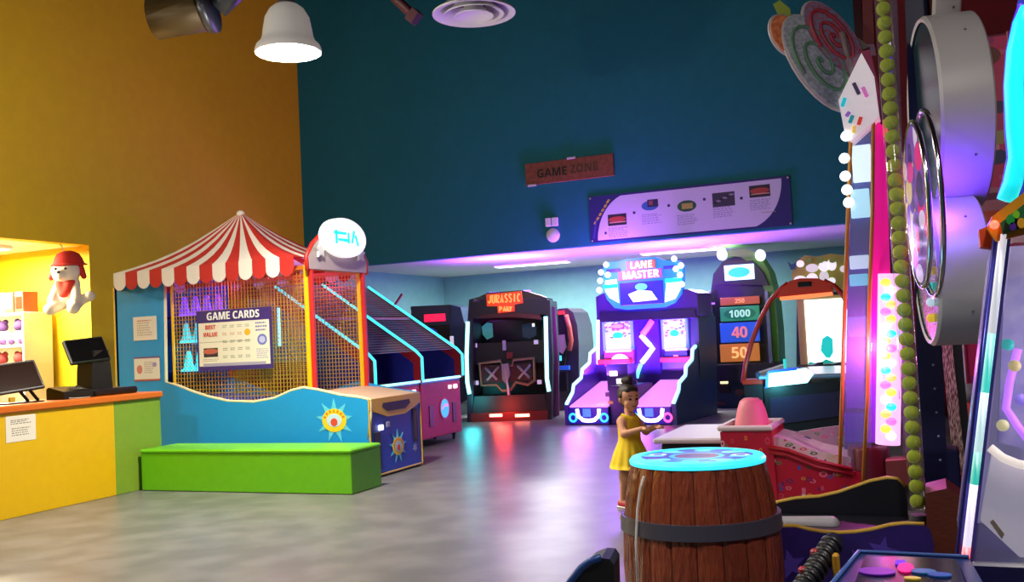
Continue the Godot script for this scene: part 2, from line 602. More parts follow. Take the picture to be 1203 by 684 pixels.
func wall_things() -> void:
	var zw := -15.95
	# tilted GAME ZONE board
	var p := (on_z(618, 192, zw) + on_z(722, 208, zw)) / 2
	var t := thing("wall_sign", "flat orange brown board reading GAME on the teal wall", "sign", p + Vector3(0, 0, 0.03))
	var w := on_z(722, 192, zw).x - on_z(618, 192, zw).x
	a(t, "board", bx(w, 0.39, 0.03), noisy("8f5038", "7d4431", 0.02, 1.0, 0.7, 9))
	a(t, "lettering", txt("GAME", 0.145), mt("15110f", 0.6), Vector3(-w * 0.19, -0.01, 0.017), Vector3(0, 0, 0))
	a(t, "lettering_pale", txt("ZONE", 0.14), mt("50351f", 0.6), Vector3(w * 0.175, 0.0, 0.017))
	for s in [[0.06, 0.2], [-0.7, -0.2]]:
		a(t, "mounting_clip", bx(0.16, 0.04, 0.03), mt("c8c8c8", 0.5), Vector3(s[0], s[1], 0.01))
	# long banner
	rng.seed = 21
	var im := img(1024, 256, "241a6e")
	for y in 256:
		var v := y / 256.0
		var x0 := 40.0 + 190.0 * (1.0 - sqrt(clampf(1.0 - pow(1.0 - v, 2), 0, 1)))
		var x1 := 985.0 - 190.0 * (1.0 - sqrt(clampf(1.0 - pow(v, 2.2), 0, 1)))
		if y > 10 and y < 246:
			rc(im, x0, y, x1 - x0, 1, "d9d3ee")
	for i in 40:
		circ(im, 28 + i * 2.1, 150 - i * 3.1, 6, 5, "cdb93a" if i % 7 < 5 else "241a6e")
	for i in 50:
		circ(im, 18 + i * 0.4, 230 - i * 2.0, 3, 3, "4a3aa8")
	for i in 5:
		var x := 100.0 + i * 182
		var y: float = [118, 62, 84, 62, 42][i]
		if i == 0 or i == 4:
			rc(im, x, y - 8, 100, 62, "2a2230")
			circ(im, x + 50, y + 20, 46, 15, "b8433a")
			rc(im, x + 8, y + 34, 88, 6, "e0a08a")
		elif i == 1:
			circ(im, x + 45, y + 20, 44, 26, "3a6fb8")
			rc(im, x + 32, y - 12, 56, 40, "2b2450")
			rc(im, x + 40, y - 6, 20, 24, "9a4a60")
		elif i == 2:
			circ(im, x + 52, y + 20, 48, 30, "1f5a38")
			rc(im, x + 26, y + 6, 56, 30, "b7ab52")
		else:
			rc(im, x, y - 10, 110, 74, "38324a")
			for k in 6:
				circ(im, x + 14 + k * 16, y + 40 - k * 7, 12, 6, "8f88a0" if k % 2 else "1d1828")
		rows(im, x, y + 66, 108, 58, 6, "9a92b8")
		if i < 4:
			circ(im, x + 142, y + 10 + (20 if i % 2 else -16), 7, 8, "33295f")
	circ(im, 84, 208, 6, 8, "33295f")
	rc(im, 880, 176, 70, 3, "b09a60")
	var q := (on_z(693, 259, zw) + on_z(930, 235, zw)) / 2
	var b := thing("wall_banner", "long purple and white banner of five pictured steps on teal wall", "banner", q + Vector3(0, 0, 0.02))
	a(b, "printed_sheet", pnl(3.38, 0.8, 0.012), printed(im, 0.6))
	for s in [[-1.66, 0.37], [1.66, 0.37], [-1.66, -0.37], [1.66, -0.37]]:
		a(b, "grommet", lathe([[0.0, 0.004], [0.012, 0.004], [0.02, 0.0]], 12), mt("b8b8b8", 0.3, 0.8), Vector3(s[0], s[1], 0.008), Vector3(90, 0, 0))
	# fire alarm strobe + sounder
	var f := thing("fire_alarm", "white alarm strobe with round sounder on teal wall beside banner", "alarm", Vector3(-5.97, 3.24, zw))
	for s in [-0.06, 0.06]:
		a(f, "strobe", bx(0.1, 0.15, 0.07), mt("e6e6ee", 0.35), Vector3(s, 0.23, 0.036))
	a(f, "sounder", lathe([[0.0, 0.07], [0.08, 0.065], [0.11, 0.05], [0.125, 0.0]], 28), mt("e6e6ee", 0.4), Vector3(0, 0, 0.001), Vector3(90, 0, 0))

# ================================================================ prize counter
func counter_things() -> void:
	var t := thing("service_counter", "yellow service counter with green end and orange worktop", "counter", Vector3(-8.5, 0, -5.7))
	var yel := noisy("e2b600", "dfb200", 0.02, 0.6, 0.5, 13)
	a(t, "body", bx(0.64, 1.0, 4.6, 0.004), yel, Vector3(0.02, 0.5, 0))
	a(t, "end_unit", bx(0.64, 1.0, 0.69, 0.004), noisy("7fa02c", "7c9d2b", 0.02, 0.6, 0.5, 14), Vector3(0.02, 0.5, -2.645))
	a(t, "worktop", bx(0.74, 0.07, 5.34, 0.012), mt("d2691a", 0.4), Vector3(0.01, 1.036, -0.33))
	a(t, "toe_board", bx(0.6, 0.06, 5.2, 0.0), mt("3a2c10", 0.7), Vector3(-0.02, 0.03, -0.35))
	# paper taped to the counter
	rng.seed = 5
	var im := img(160, 128, "e9e2cf")
	rows(im, 26, 20, 108, 26, 3, "6f6a5c")
	rows(im, 30, 60, 100, 44, 4, "8a8474")
	var pc := (on_x(6, 490, -8.16) + on_x(42, 516, -8.16)) / 2
	single("paper_notice", "white paper notice taped to the yellow counter front", "notice", pnl(0.34, 0.25, 0.004), printed(im, 0.8), Vector3(-8.157, pc.y, pc.z), Vector3(0, 90, 0))
	# card terminal: black screen on a thick column
	var k := mt("14110f", 0.35)
	var s := thing("payment_terminal", "tall black checkout screen on a thick column stand on the counter", "terminal", Vector3(-8.5, 1.071, -8.07))
	a(s, "base", bx(0.34, 0.075, 0.62, 0.02), k, Vector3(0, 0.038, -0.16))
	a(s, "column", pr(pv([[-0.15, 0.06], [0.15, 0.06], [0.13, 0.3], [0.1, 0.5], [-0.1, 0.5], [-0.14, 0.3]]), -0.11, 0.11), k, Vector3(0, 0, 0), Vector3(0, 90, 0))
	var scr := a(s, "screen", bx(0.46, 0.3, 0.05, 0.012), k, Vector3(0.03, 0.5, 0.13), Vector3(-28, 74, 5))
	a(scr, "display", bx(0.42, 0.26, 0.004, 0.0), mt("0c0b0c", 0.12), Vector3(0, 0, 0.0265))
	var r := thing("receipt_printer", "low black keypad and receipt printer beside the tall checkout screen", "printer", Vector3(-8.42, 1.071, -7.66))
	a(r, "body", pr(pv([[-0.13, 0.0], [0.13, 0.0], [0.12, 0.08], [-0.1, 0.13], [-0.13, 0.11]]), -0.19, 0.19), k)
	for i in 3:
		for j in 4:
			a(r, "key", bx(0.028, 0.01, 0.03, 0.003), mt("4a4540", 0.5), Vector3(0.03 + i * 0.035, 0.112 - i * 0.008, -0.09 + j * 0.045))
	a(r, "lead", tube([Vector3(0.1, 0.015, 0.15), Vector3(0.16, 0.008, 0.1), Vector3(0.2, 0.006, 0.0), Vector3(0.17, 0.006, -0.1)], 0.007, 6), mt("a8a090", 0.5))
	# tilted tablet on an easel stand
	var m := thing("tablet_screen", "black tilted tablet monitor on a splayed stand at the counter", "monitor", Vector3(-8.45, 1.071, -6.98))
	var mon := a(m, "screen", bx(0.52, 0.34, 0.035, 0.012), k, Vector3(0.02, 0.26, 0.0), Vector3(-30, 72, 6))
	a(mon, "display", bx(0.47, 0.29, 0.004, 0.0), mt("2b1a12", 0.12), Vector3(0, 0, 0.019))
	for z in [-0.2, -0.08]:
		a(m, "leg", tube([Vector3(-0.02, 0.2, z + 0.05), Vector3(0.05, 0.012, z - 0.06)], 0.016, 8), k)
	a(m, "foot_plate", bx(0.24, 0.014, 0.46, 0.005), k, Vector3(0, 0.007, -0.05))
	a(m, "clip", bx(0.03, 0.05, 0.06, 0.004), mt("c9a227", 0.4), Vector3(0.06, 0.045, 0.06))
	# white shelf unit in the prize room, back to the end wall
	var sh := thing("display_shelf", "white open prize shelf unit behind the counter", "shelf", Vector3(-12.49, 0, -10.28))
	var wh := mt("e3dccb", 0.6)
	for x in [-0.58, 0.58]:
		a(sh, "side_panel", bx(0.035, 2.2, 0.5, 0.004), wh, Vector3(x, 1.1, 0))
	a(sh, "back_panel", bx(1.13, 2.18, 0.015, 0.0), wh, Vector3(0, 1.1, -0.23))
	for y in [0.08, 0.75, 1.25, 1.72, 2.18]:
		a(sh, "shelf_board", bx(1.13, 0.035, 0.46, 0.004), wh, Vector3(0, y, 0))
	var cols := ["8c3b2e", "a04632", "7a74b8", "8f4a36", "6a6ac0", "99503a"]
	for i in 5:
		var bxn := thing("prize_box", ["brown boxed toy on the white shelf top at its end", "reddish boxed toy second on the white shelf top", "lilac boxed toy in the middle of the white shelf top", "rust brown boxed toy beside the lilac box on the shelf", "blue boxed toy on the white shelf top"][i], "box", Vector3(-12.02 - i * 0.2, 2.2, -10.2), 0, "boxed toys along the top of the white shelf")
		a(bxn, "carton", bx(0.17, 0.3, 0.26, 0.004), mt(cols[i], 0.5), Vector3(0, 0.151, 0))
		a(bxn, "window", bx(0.12, 0.17, 0.004, 0.0), mt(["5a2018", "c4876a", "c8c8f0", "5e2a20", "a8b4ea"][i], 0.2), Vector3(0, 0.14, 0.132))
		a(bxn, "header_strip", bx(0.15, 0.05, 0.004, 0.0), mt("d8b060", 0.5), Vector3(0, 0.26, 0.132))
	for i in 4:
		var y: float = [1.74, 1.74, 1.27, 1.27][i]
		var x: float = [-12.12, -12.5, -12.14, -12.52][i]
		var lab: String = ["round purple and white plush toy on upper prize shelf by its end", "round purple and white plush toy inside the upper prize shelf", "round white and red plush toy on lower prize shelf by its end", "round white and red plush toy inside the lower prize shelf"][i]
		var pl := thing("prize_plush", lab, "plush toy", Vector3(x, y, -10.2), 0, "plush toys in the white shelf")
		var dark: String = "4a2a62" if i < 2 else "8a2a2a"
		a(pl, "body", ball(0.13, 16, 0.9), mt("d8d0d8", 0.9), Vector3(0, 0.115, 0))
		a(pl, "head", ball(0.09, 16), mt(dark, 0.9), Vector3(0, 0.27, 0.03))
		for sx in [-1, 1]:
			a(pl, "ear", ball(0.04, 10), mt(dark, 0.9), Vector3(0.07 * sx, 0.34, 0.02))
			a(pl, "paw", ball(0.05, 10), mt(dark, 0.9), Vector3(0.1 * sx, 0.05, 0.1))
	# big plush hanging at the corner of the end wall
	var bear := thing("hanging_plush", "large white plush dog toy with red cap hung on the wall", "plush toy", Vector3(-11.19, 2.13, -10.2), 20.0)
	var fur := noisy("e8dcc8", "cfc2ae", 0.12, 4.0, 0.95, 31)
	a(bear, "body", body([
		[Vector3(0, 0.26, 0), Vector3(0, 0.42, 0), 0.15, 0.12], [Vector3(0, 0.42, 0), Vector3(0, 0.62, 0.01), 0.1, 0.17],
		[Vector3(-0.04, 0.6, 0.05), Vector3(0.04, 0.6, 0.05), 0.16, 0.16], [Vector3(0, 0.55, 0.14), Vector3(0, 0.55, 0.2), 0.09, 0.07],
		[Vector3(-0.12, 0.44, 0.02), Vector3(-0.17, 0.2, 0.12), 0.06, 0.07], [Vector3(0.12, 0.44, 0.02), Vector3(0.17, 0.2, 0.12), 0.06, 0.07],
		[Vector3(-0.1, 0.16, 0), Vector3(-0.17, 0.07, 0.2), 0.1, 0.085], [Vector3(0.1, 0.16, 0), Vector3(0.17, 0.07, 0.2), 0.1, 0.085],
		[Vector3(0.15, 0.16, 0), Vector3(0.32, 0.24, 0.03), 0.06, 0.075]], 0.016, 0.03), fur)
	a(bear, "cap", lathe([[0.0, 0.18], [0.08, 0.17], [0.15, 0.13], [0.19, 0.06], [0.21, 0.0], [0.25, -0.02], [0.25, -0.035], [0.19, -0.02]], 24), mt("c2281f", 0.9), Vector3(0, 0.725, -0.02), Vector3(4, 0, 0))
	a(bear, "vest", body([[Vector3(-0.06, 0.43, 0.06), Vector3(-0.02, 0.28, 0.11), 0.09, 0.06], [Vector3(0.06, 0.43, 0.06), Vector3(0.02, 0.28, 0.11), 0.09, 0.06]], 0.016, 0.03), mt("c8301f", 0.9))
	for sx in [-1, 1]:
		a(bear, "ear", body([[Vector3(0.17 * sx, 0.7, 0.0), Vector3(0.24 * sx, 0.52, 0.02), 0.05, 0.04]], 0.016, 0.02), mt("b5241d", 0.9))
		a(bear, "eye", ball(0.02, 10), mt("1a1512", 0.2), Vector3(0.07 * sx, 0.63, 0.2))
	a(bear, "nose", ball(0.028, 10, 0.8), mt("2a201c", 0.3), Vector3(0, 0.58, 0.265))
	a(bear, "hanging_cord", tube([Vector3(0, 0.8, 0), Vector3(-0.1, 1.008, 0)], 0.008, 6), mt("b8b8c8", 0.5))

# ================================================================ carnival tent game
func burst(parent: Node, at: Vector3, rot: Vector3, s: float) -> void:      # clown-yellow starburst badge
	var b := a(parent, "starburst_badge", pr(star(9, 0.25 * s, 0.115 * s), 0, 0.004), mt("5cc8dd", 0.5), at, rot)
	var ring := oval(0.16 * s, 0.13 * s, 24)
	a(b, "badge_ring", pr(ring, 0.004, 0.007), mt("efc81e", 0.5))
	a(b, "badge_field", pr(oval(0.1 * s, 0.075 * s, 20), 0.007, 0.009), mt("b9d6e6", 0.5))
	a(b, "badge_centre", pr(oval(0.045 * s, 0.045 * s, 16, 0, -0.02 * s), 0.009, 0.012), mt("d8452e", 0.5))
	for i in 7:
		var an := -1.2 + i * 0.4
		a(b, "badge_mark", bx(0.022 * s, 0.03 * s, 0.003, 0.0), mt("d97a1c", 0.5), Vector3(sin(an) * 0.13 * s, cos(an) * 0.105 * s, 0.008), Vector3(0, 0, -rad_to_deg(an)))

func carnival_game() -> void:
	# green bench block standing in front
	var be := thing("bench", "long bright green vinyl bench block on the floor", "bench", Vector3(-6.74, 0, -8.59))
	var gv := noisy("63b40a", "60b00a", 0.02, 0.7, 0.42, 15)
	a(be, "body", bx(2.72, 0.4, 0.57, 0.006), gv, Vector3(0, 0.205, 0))
	a(be, "seat_top", bx(2.74, 0.045, 0.59, 0.016), gv, Vector3(0, 0.43, 0))
	a(be, "plinth", bx(2.66, 0.012, 0.5, 0.0), mt("1e2a10", 0.7), Vector3(0, 0.006, 0))

	var t := thing("carnival_game", "carnival ball game cabinet with striped red and white tent awning", "arcade game", Vector3(-7.5, 0, -9.82))
	var blue := noisy("0c92d4", "0b90d1", 0.02, 0.6, 0.45, 16)
	var navy := mt("1c48c4", 0.4)
	var yel := mt("eebb10", 0.4)
	var red := mt("cc2a22", 0.4)
	var cream := mt("e6d9a8", 0.5)
	var zn := 0.57                                  # near side, local
	var zf := -0.6
	var outline := [[134, 326], [193, 326], [194.5, 449], [208, 453], [225, 460], [245, 466.5], [268, 471.5], [298, 472.5], [322, 468], [342, 459], [356, 455.5], [372, 458], [398, 464], [424, 467.5], [434, 470], [438, 474], [440, 481], [437, 488], [434, 495], [434, 563], [137, 563]]
	var side := flat(t, outline, zn)
	for i in side.size():
		if side[i].y < 0.25:
			side[i].y = 0.0
	var left_edge: float = side[0].x
	var front_x := 1.78
	for i in side.size():
		side[i].x = minf(side[i].x, front_x)
	a(t, "side_panel", pr(side, zn - 0.03, zn), blue)
	a(t, "side_panel", pr(side, zf, zf + 0.03), blue)
	var edge := []
	for i in range(1, 20):
		edge.append(Vector3(side[i].x, side[i].y, zn - 0.014))
	edge[18].y = 0.45
	a(t, "edge_trim", tube(edge, 0.018, 8), cream)
	a(t, "end_wall", bx(0.03, 2.36, 1.14, 0.0), mt("164f8f", 0.5), Vector3(left_edge + 0.02, 1.18, 0))
	a(t, "edge_strip", bx(0.025, 2.36, 0.05, 0.004), yel, Vector3(left_edge - 0.013, 1.18, zn - 0.02))
	# alley floor and rolled steps inside
	a(t, "alley_floor", bx(2.9, 0.03, 1.1, 0.0), mt("3b4ca8", 0.4), Vector3(-0.3, 0.86, 0), Vector3(0, 0, -5))
	# posts, beams
	var px := 1.0
	for z in [zn - 0.03, zf + 0.03]:
		a(t, "post", bx(0.055, 1.52, 0.055, 0.006), yel, Vector3(px, 1.66, z))
		a(t, "post_edge", bx(0.05, 1.52, 0.04, 0.004), red, Vector3(px + 0.054, 1.66, z - 0.002))
		a(t, "rail", bx(px - left_edge, 0.05, 0.04, 0.004), mt("c86a1e", 0.5), Vector3((px + left_edge) / 2, 2.4, z))
	a(t, "front_beam", bx(0.06, 0.09, 1.1, 0.004), mt("d2801e", 0.45), Vector3(px, 2.42, 0))
	# wire mesh, near and far
	var x0 := -0.98
	for z in [zn - 0.045, zf + 0.045]:
		var st := begin()
		var n := int((px - x0) / 0.047)
		for i in n + 1:
			add_bx(st, Vector3(x0 + i * 0.047, 1.62, z), Vector3(0.007, 1.56, 0.007))
		for j in 33:
			add_bx(st, Vector3((px + x0) / 2, 0.86 + j * 0.047, z), Vector3(px - x0, 0.007, 0.007))
		var w := a(t, "wire_mesh", done(st), mt("d2a42e", 0.4, 0.3))
		w.set_meta("kind", "stuff")
	a(t, "mesh_frame", bx(0.03, 1.5, 0.03, 0.004), yel, Vector3(-0.98, 1.62, zn - 0.035))
	# stepped target rack with glowing pins at the closed end
	for j in 3:
		var y: float = [1.27, 1.62, 1.95][j]
		a(t, "target_shelf", bx(0.7, 0.025, 0.85, 0.0), mt("2d1a5e", 0.5), Vector3(-1.12 + 0.08 * j - 0.16, y - 0.015, -0.05))
		var hex: String = ["19d8ea", "1fc8e0", "6a3af0"][j]
		for i in 4:
			a(t, "target_pin", lathe([[0.0, 0.25], [0.025, 0.24], [0.035, 0.19], [0.05, 0.1], [0.078, 0.0], [0.0, 0.0]], 16), em(hex, [1.5, 1.0, 0.75][j]), Vector3(-0.98 + i * 0.175 - 0.02 * j, y, 0.28))
		a(t, "light_strip", tube([Vector3(-1.0, y + 0.01, 0.4), Vector3([-0.24, -0.5, -0.5][j], y + 0.01, 0.4)], 0.013, 8), em(hex, 2.2))
	omni(t, Vector3(-0.7, 1.5, 0.1), "30d0f0", 0.28, 0.1)
	omni(t, Vector3(-0.7, 2.15, 0.1), "8a40ff", 0.28, 0.1)
	omni(t, Vector3(0.2, 2.25, 0.1), "ff60d0", 0.35, 0.1)
	var barl := flat(t, [[327, 362], [328.5, 407]], 0.2)
	a(t, "light_bar", tube([Vector3(barl[0].x, barl[0].y, 0.2), Vector3(barl[1].x, barl[1].y, 0.2)], 0.017, 8), em("80f0ff", 2.0))
	# awning: red and white stripes up to one peak, scalloped valance
	var white := noisy("efe8dc", "e6dfd2", 0.05, 2.0, 0.75, 17)
	var rd := noisy("c4281f", "b8231b", 0.05, 2.0, 0.75, 18)
	var ex0 := -1.72
	var ex1 := 0.96
	var ez0 := -0.74
	var ez1 := 0.72
	var ey := 2.52
	var peak := Vector3(-0.33, 3.19, 0)
	var corners := [Vector3(ex0, ey, ez1), Vector3(ex1, ey, ez1), Vector3(ex1, ey, ez0), Vector3(ex0, ey, ez0)]
	for s in 4:
		var p0: Vector3 = corners[s]
		var p1: Vector3 = corners[(s + 1) % 4]
		var n: int = 14 if s % 2 == 0 else 7
		var outn := (p1 - p0).normalized().cross(Vector3.UP) * -1.0
		outn = Vector3(0, 0, 1) if s == 0 else (Vector3(1, 0, 0) if s == 1 else (Vector3(0, 0, -1) if s == 2 else Vector3(-1, 0, 0)))
		for i in n:
			var st := begin()
			var e0 := p0.lerp(p1, float(i) / n)
			var e1 := p0.lerp(p1, float(i + 1) / n)
			var h0 := peak + (e0 - peak) * 0.03
			var h1 := peak + (e1 - peak) * 0.03
			h0.y = peak.y
			h1.y = peak.y
			var pa := h0
			var pb := h1
			for k in 6:
				var u := (k + 1) / 6.0
				var sag := -0.16 * sin(PI * u) * 0.6
				var qa := h0.lerp(e0, u) + Vector3(0, sag, 0)
				var qb := h1.lerp(e1, u) + Vector3(0, sag, 0)
				for off in [Vector3.ZERO, Vector3(0, -0.008, 0)]:
					quad(st, pa + off, pb + off, qb + off, qa + off, outn + Vector3(0, 1.5 if off.y == 0 else -9.0, 0))
				pa = qa
				pb = qb
			if s == 1:                             # open front: the header hangs there instead
				a(t, "awning_stripe", done(st), white if (i + 1) % 2 == 0 else rd)
				continue
			# valance tongue with a rounded foot
			var m := (e0 + e1) / 2
			var prev0 := e0
			var prev1 := e1
			for k in 6:
				var yy := 0.13 + 0.09 * sin(PI / 2 * k / 5.0) if k > 0 else 0.13
				var hw := 1.0 if k == 0 else cos(PI / 2 * k / 5.0)
				var q0 := m + (e0 - m) * maxf(hw, 0.02) + Vector3(0, -yy, 0)
				var q1 := m + (e1 - m) * maxf(hw, 0.02) + Vector3(0, -yy, 0)
				quad(st, prev0 + outn * 0.006, prev1 + outn * 0.006, q1 + outn * 0.006, q0 + outn * 0.006, outn)
				quad(st, prev0, prev1, q1, q0, -outn)
				quad(st, prev0, prev0 + outn * 0.006, q0 + outn * 0.006, q0, p0 - p1)
				quad(st, prev1, prev1 + outn * 0.006, q1 + outn * 0.006, q1, p1 - p0)
				prev0 = q0
				prev1 = q1
			a(t, "awning_stripe", done(st), white if (i + (0 if s % 2 == 0 else s)) % 2 == 0 else rd)
	a(t, "awning_finial", ball(0.05, 14, 0.8), white, peak + Vector3(0, 0.01, 0))
	# header over the open front, with lit oval sign
	var hd := a(t, "header_board", pr(pv([[-0.6, 2.38], [0.6, 2.38], [0.62, 2.52], [0.5, 2.66], [0.3, 2.8], [0, 2.86], [-0.3, 2.8], [-0.5, 2.66], [-0.62, 2.52]]), 0, 0.04), mt("b8a8a4", 0.5), Vector3(1.04, 0, -0.02), Vector3(0, 90, 0))
	a(hd, "header_edge", tube([Vector3(0.63, 2.36, 0.02), Vector3(0.64, 2.52, 0.02), Vector3(0.52, 2.67, 0.02), Vector3(0.3, 2.82, 0.02), Vector3(0, 2.88, 0.02), Vector3(-0.3, 2.82, 0.02), Vector3(-0.52, 2.67, 0.02), Vector3(-0.64, 2.52, 0.02), Vector3(-0.63, 2.36, 0.02)], 0.025, 8), red)
	var ov := a(t, "oval_sign", pr(oval(0.46, 0.235, 36), 0, 0.07), em("ffffff", 0.7, "f4f4f4"), Vector3(1.1, 2.77, -0.04), Vector3(0, 90, 0))
	for k in [[-0.12, 0.05, 0.26, 0.03, 0], [-0.2, -0.0, 0.035, 0.16, 0], [-0.09, -0.03, 0.14, 0.03, 0], [0.06, 0.0, 0.03, 0.13, 0], [0.16, 0.02, 0.03, 0.16, -20], [0.24, -0.02, 0.03, 0.14, 25], [0.02, -0.03, 0.1, 0.035, 0]]:
		a(ov, "sign_stroke", bx(k[2], k[3], 0.01, 0.0), em("18c8f0", 1.2), Vector3(k[0], k[1], 0.074), Vector3(0, 0, k[4]))
	for z in [0.4, -0.46]:
		a(t, "sign_star", pr(star(5, 0.1, 0.05), 0, 0.03), mt("f0f0ee", 0.5), Vector3(1.09, 2.6, z), Vector3(0, 90, 0))
	# front ball cabinet
	a(t, "front_cabinet", bx(0.74, 0.84, 1.16, 0.008), navy, Vector3(1.4, 0.43, -0.02))
	a(t, "cabinet_top", pr(pv([[1.0, 0.98], [1.2, 0.965], [1.74, 0.88], [1.78, 0.85], [1.0, 0.85]]), zf + 0.02, zn - 0.02), mt("c9a987", 0.5))
	var fx := 1.772
	a(t, "top_fascia", pr(pv([[-0.59, 0.88], [0.57, 0.88], [0.57, 0.76], [0.35, 0.7], [0.2, 0.66], [-0.2, 0.66], [-0.35, 0.7], [-0.59, 0.76]]), 0, 0.016), mt("e0a818", 0.4), Vector3(fx, 0, 0), Vector3(0, 90, 0))
	a(t, "ball_slot", pr(pv([[-0.3, 0.82], [0.3, 0.82], [0.32, 0.78], [0.2, 0.72], [-0.2, 0.72], [-0.32, 0.78]]), 0.016, 0.02), mt("2a1420", 0.5), Vector3(fx, 0, 0), Vector3(0, 90, 0))
	a(t, "coin_door", bx(0.016, 0.42, 0.13, 0.004), mt("1b1c22", 0.4), Vector3(fx + 0.004, 0.3, 0.43))
	a(t, "coin_light", bx(0.02, 0.06, 0.1, 0.008), em("fff2e4", 2.2), Vector3(fx + 0.014, 0.55, 0.36))
	a(t, "card_reader", bx(0.02, 0.06, 0.07, 0.006), mt("8d8fae", 0.4), Vector3(fx + 0.01, 0.57, 0.2))
	a(t, "speaker_slot", bx(0.014, 0.4, 0.1, 0.004), mt("2a2030", 0.6), Vector3(fx + 0.004, 0.5, -0.44))
	a(t, "speaker_trim", bx(0.016, 0.34, 0.05, 0.004), mt("5a3a4a", 0.6), Vector3(fx + 0.006, 0.5, -0.44))
	burst(t, Vector3(fx, 0.3, -0.02), Vector3(0, 90, 0), 0.78)
	a(t, "badge_small", pr(star(6, 0.06, 0.03), 0, 0.004), mt("9aa0d0", 0.5), Vector3(fx, 0.24, -0.42), Vector3(0, 90, 0))
	for k in [[0.57, 0.42, 0.84, 0.02], [-0.59, 0.42, 0.84, 0.02]]:
		a(t, "cabinet_edging", bx(0.02, k[2], k[3], 0.004), mt("c9a23a", 0.4), Vector3(fx, k[1], k[0]))
	a(t, "bottom_edging", bx(0.02, 0.02, 1.16, 0.004), mt("c9a23a", 0.4), Vector3(fx, 0.03, -0.01))
	var eb := flat(t, [[393, 494]], zn)
	burst(t, Vector3(eb[0].x, eb[0].y, zn), Vector3.ZERO, 1.0)

	# GAME CARDS board on the mesh
	rng.seed = 9
	var im := img(512, 400, "e9e2cc")
	rc(im, 0, 0, 512, 82, "3a2470")
	rc(im, 0, 0, 12, 400, "3a2470")
	rc(im, 500, 0, 12, 400, "3a2470")
	rc(im, 0, 370, 512, 30, "3a2470")
	rc(im, 40, 352, 430, 20, "a8a0b8")
	rc(im, 14, 210, 360, 3, "8a8270")
	circ(im, 352, 156, 20, 22, "e0b020")
	rc(im, 44, 250, 100, 60, "3a2c34")
	circ(im, 92, 272, 52, 18, "c0604a")
	rows(im, 40, 322, 110, 22, 2, "a8a090")
	for j in 5:
		for i in 4:
			if not (j == 1 and i == 3):
				rows(im, 180 + i * 52, 104 + j * 50, 34, 22, 2, ["7a8a6a", "c06a50", "5a6a5a", "5a5a4a", "5a6a5a"][j])
	rows(im, 408, 96, 86, 70, 3, "6a68a8")
	circ(im, 450, 210, 32, 36, "6a74c0")
	circ(im, 450, 210, 20, 22, "b8bce0")
	rows(im, 410, 268, 84, 70, 5, "a8a4c0")
	var s0 := on_z(230, 364, -9.2)
	var s1 := on_z(320, 435, -9.2)
	var sg := thing("game_cards_board", "purple framed price board reading GAME CARDS hung on wire mesh", "sign", Vector3((s0.x + s1.x) / 2, (s0.y + s1.y) / 2 - 0.0, -9.215))
	var bw := s1.x - s0.x
	var bh := bw * 0.66
	a(sg, "printed_panel", pnl(bw, bh, 0.02), printed(im, 0.55))
	a(sg, "title_lettering", txt("GAME CARDS", bh * 0.125), mt("f3f0e8", 0.5), Vector3(0.0, bh * 0.4, 0.012))
	a(sg, "red_lettering", txt("BEST", bh * 0.07), mt("c8432e", 0.5), Vector3(-bw * 0.31, bh * 0.22, 0.012))
	a(sg, "red_lettering", txt("VALUE", bh * 0.07), mt("c8432e", 0.5), Vector3(-bw * 0.31, bh * 0.1, 0.012))
	for x in [-0.4, 0.4]:
		a(sg, "tie", bx(0.012, 0.04, 0.05, 0.0), mt("2a2030", 0.5), Vector3(x, bh * 0.44, -0.02))
	# two papers on the blue end panel
	rng.seed = 12
	for k in 2:
		var p: Array = [[156, 373, 184, 399], [157, 420, 188, 447]][k]
		var u0 := on_z(p[0], p[1], -9.24)
		var u1 := on_z(p[2], p[3], -9.24)
		var ip := img(150, 120, "ddd6c6")
		if k == 0:
			rows(ip, 24, 18, 100, 84, 7, "b0a48c")
			rows(ip, 30, 18, 90, 12, 1, "c07860")
		else:
			rc(ip, 0, 0, 150, 8, "6a4a80")
			circ(ip, 32, 62, 16, 22, "c87a6a")
			circ(ip, 120, 40, 12, 12, "9a8ac0")
			rows(ip, 60, 26, 60, 60, 6, "a89c9a")
			rc(ip, 0, 112, 150, 8, "b04a40")
		single("paper_notice", ["pale text notice on the blue panel, the upper one", "pale notice with red picture on the blue panel, the lower one"][k], "notice", pnl(u1.x - u0.x, u0.y - u1.y, 0.006), printed(ip, 0.8), Vector3((u0.x + u1.x) / 2, (u0.y + u1.y) / 2, -9.246))

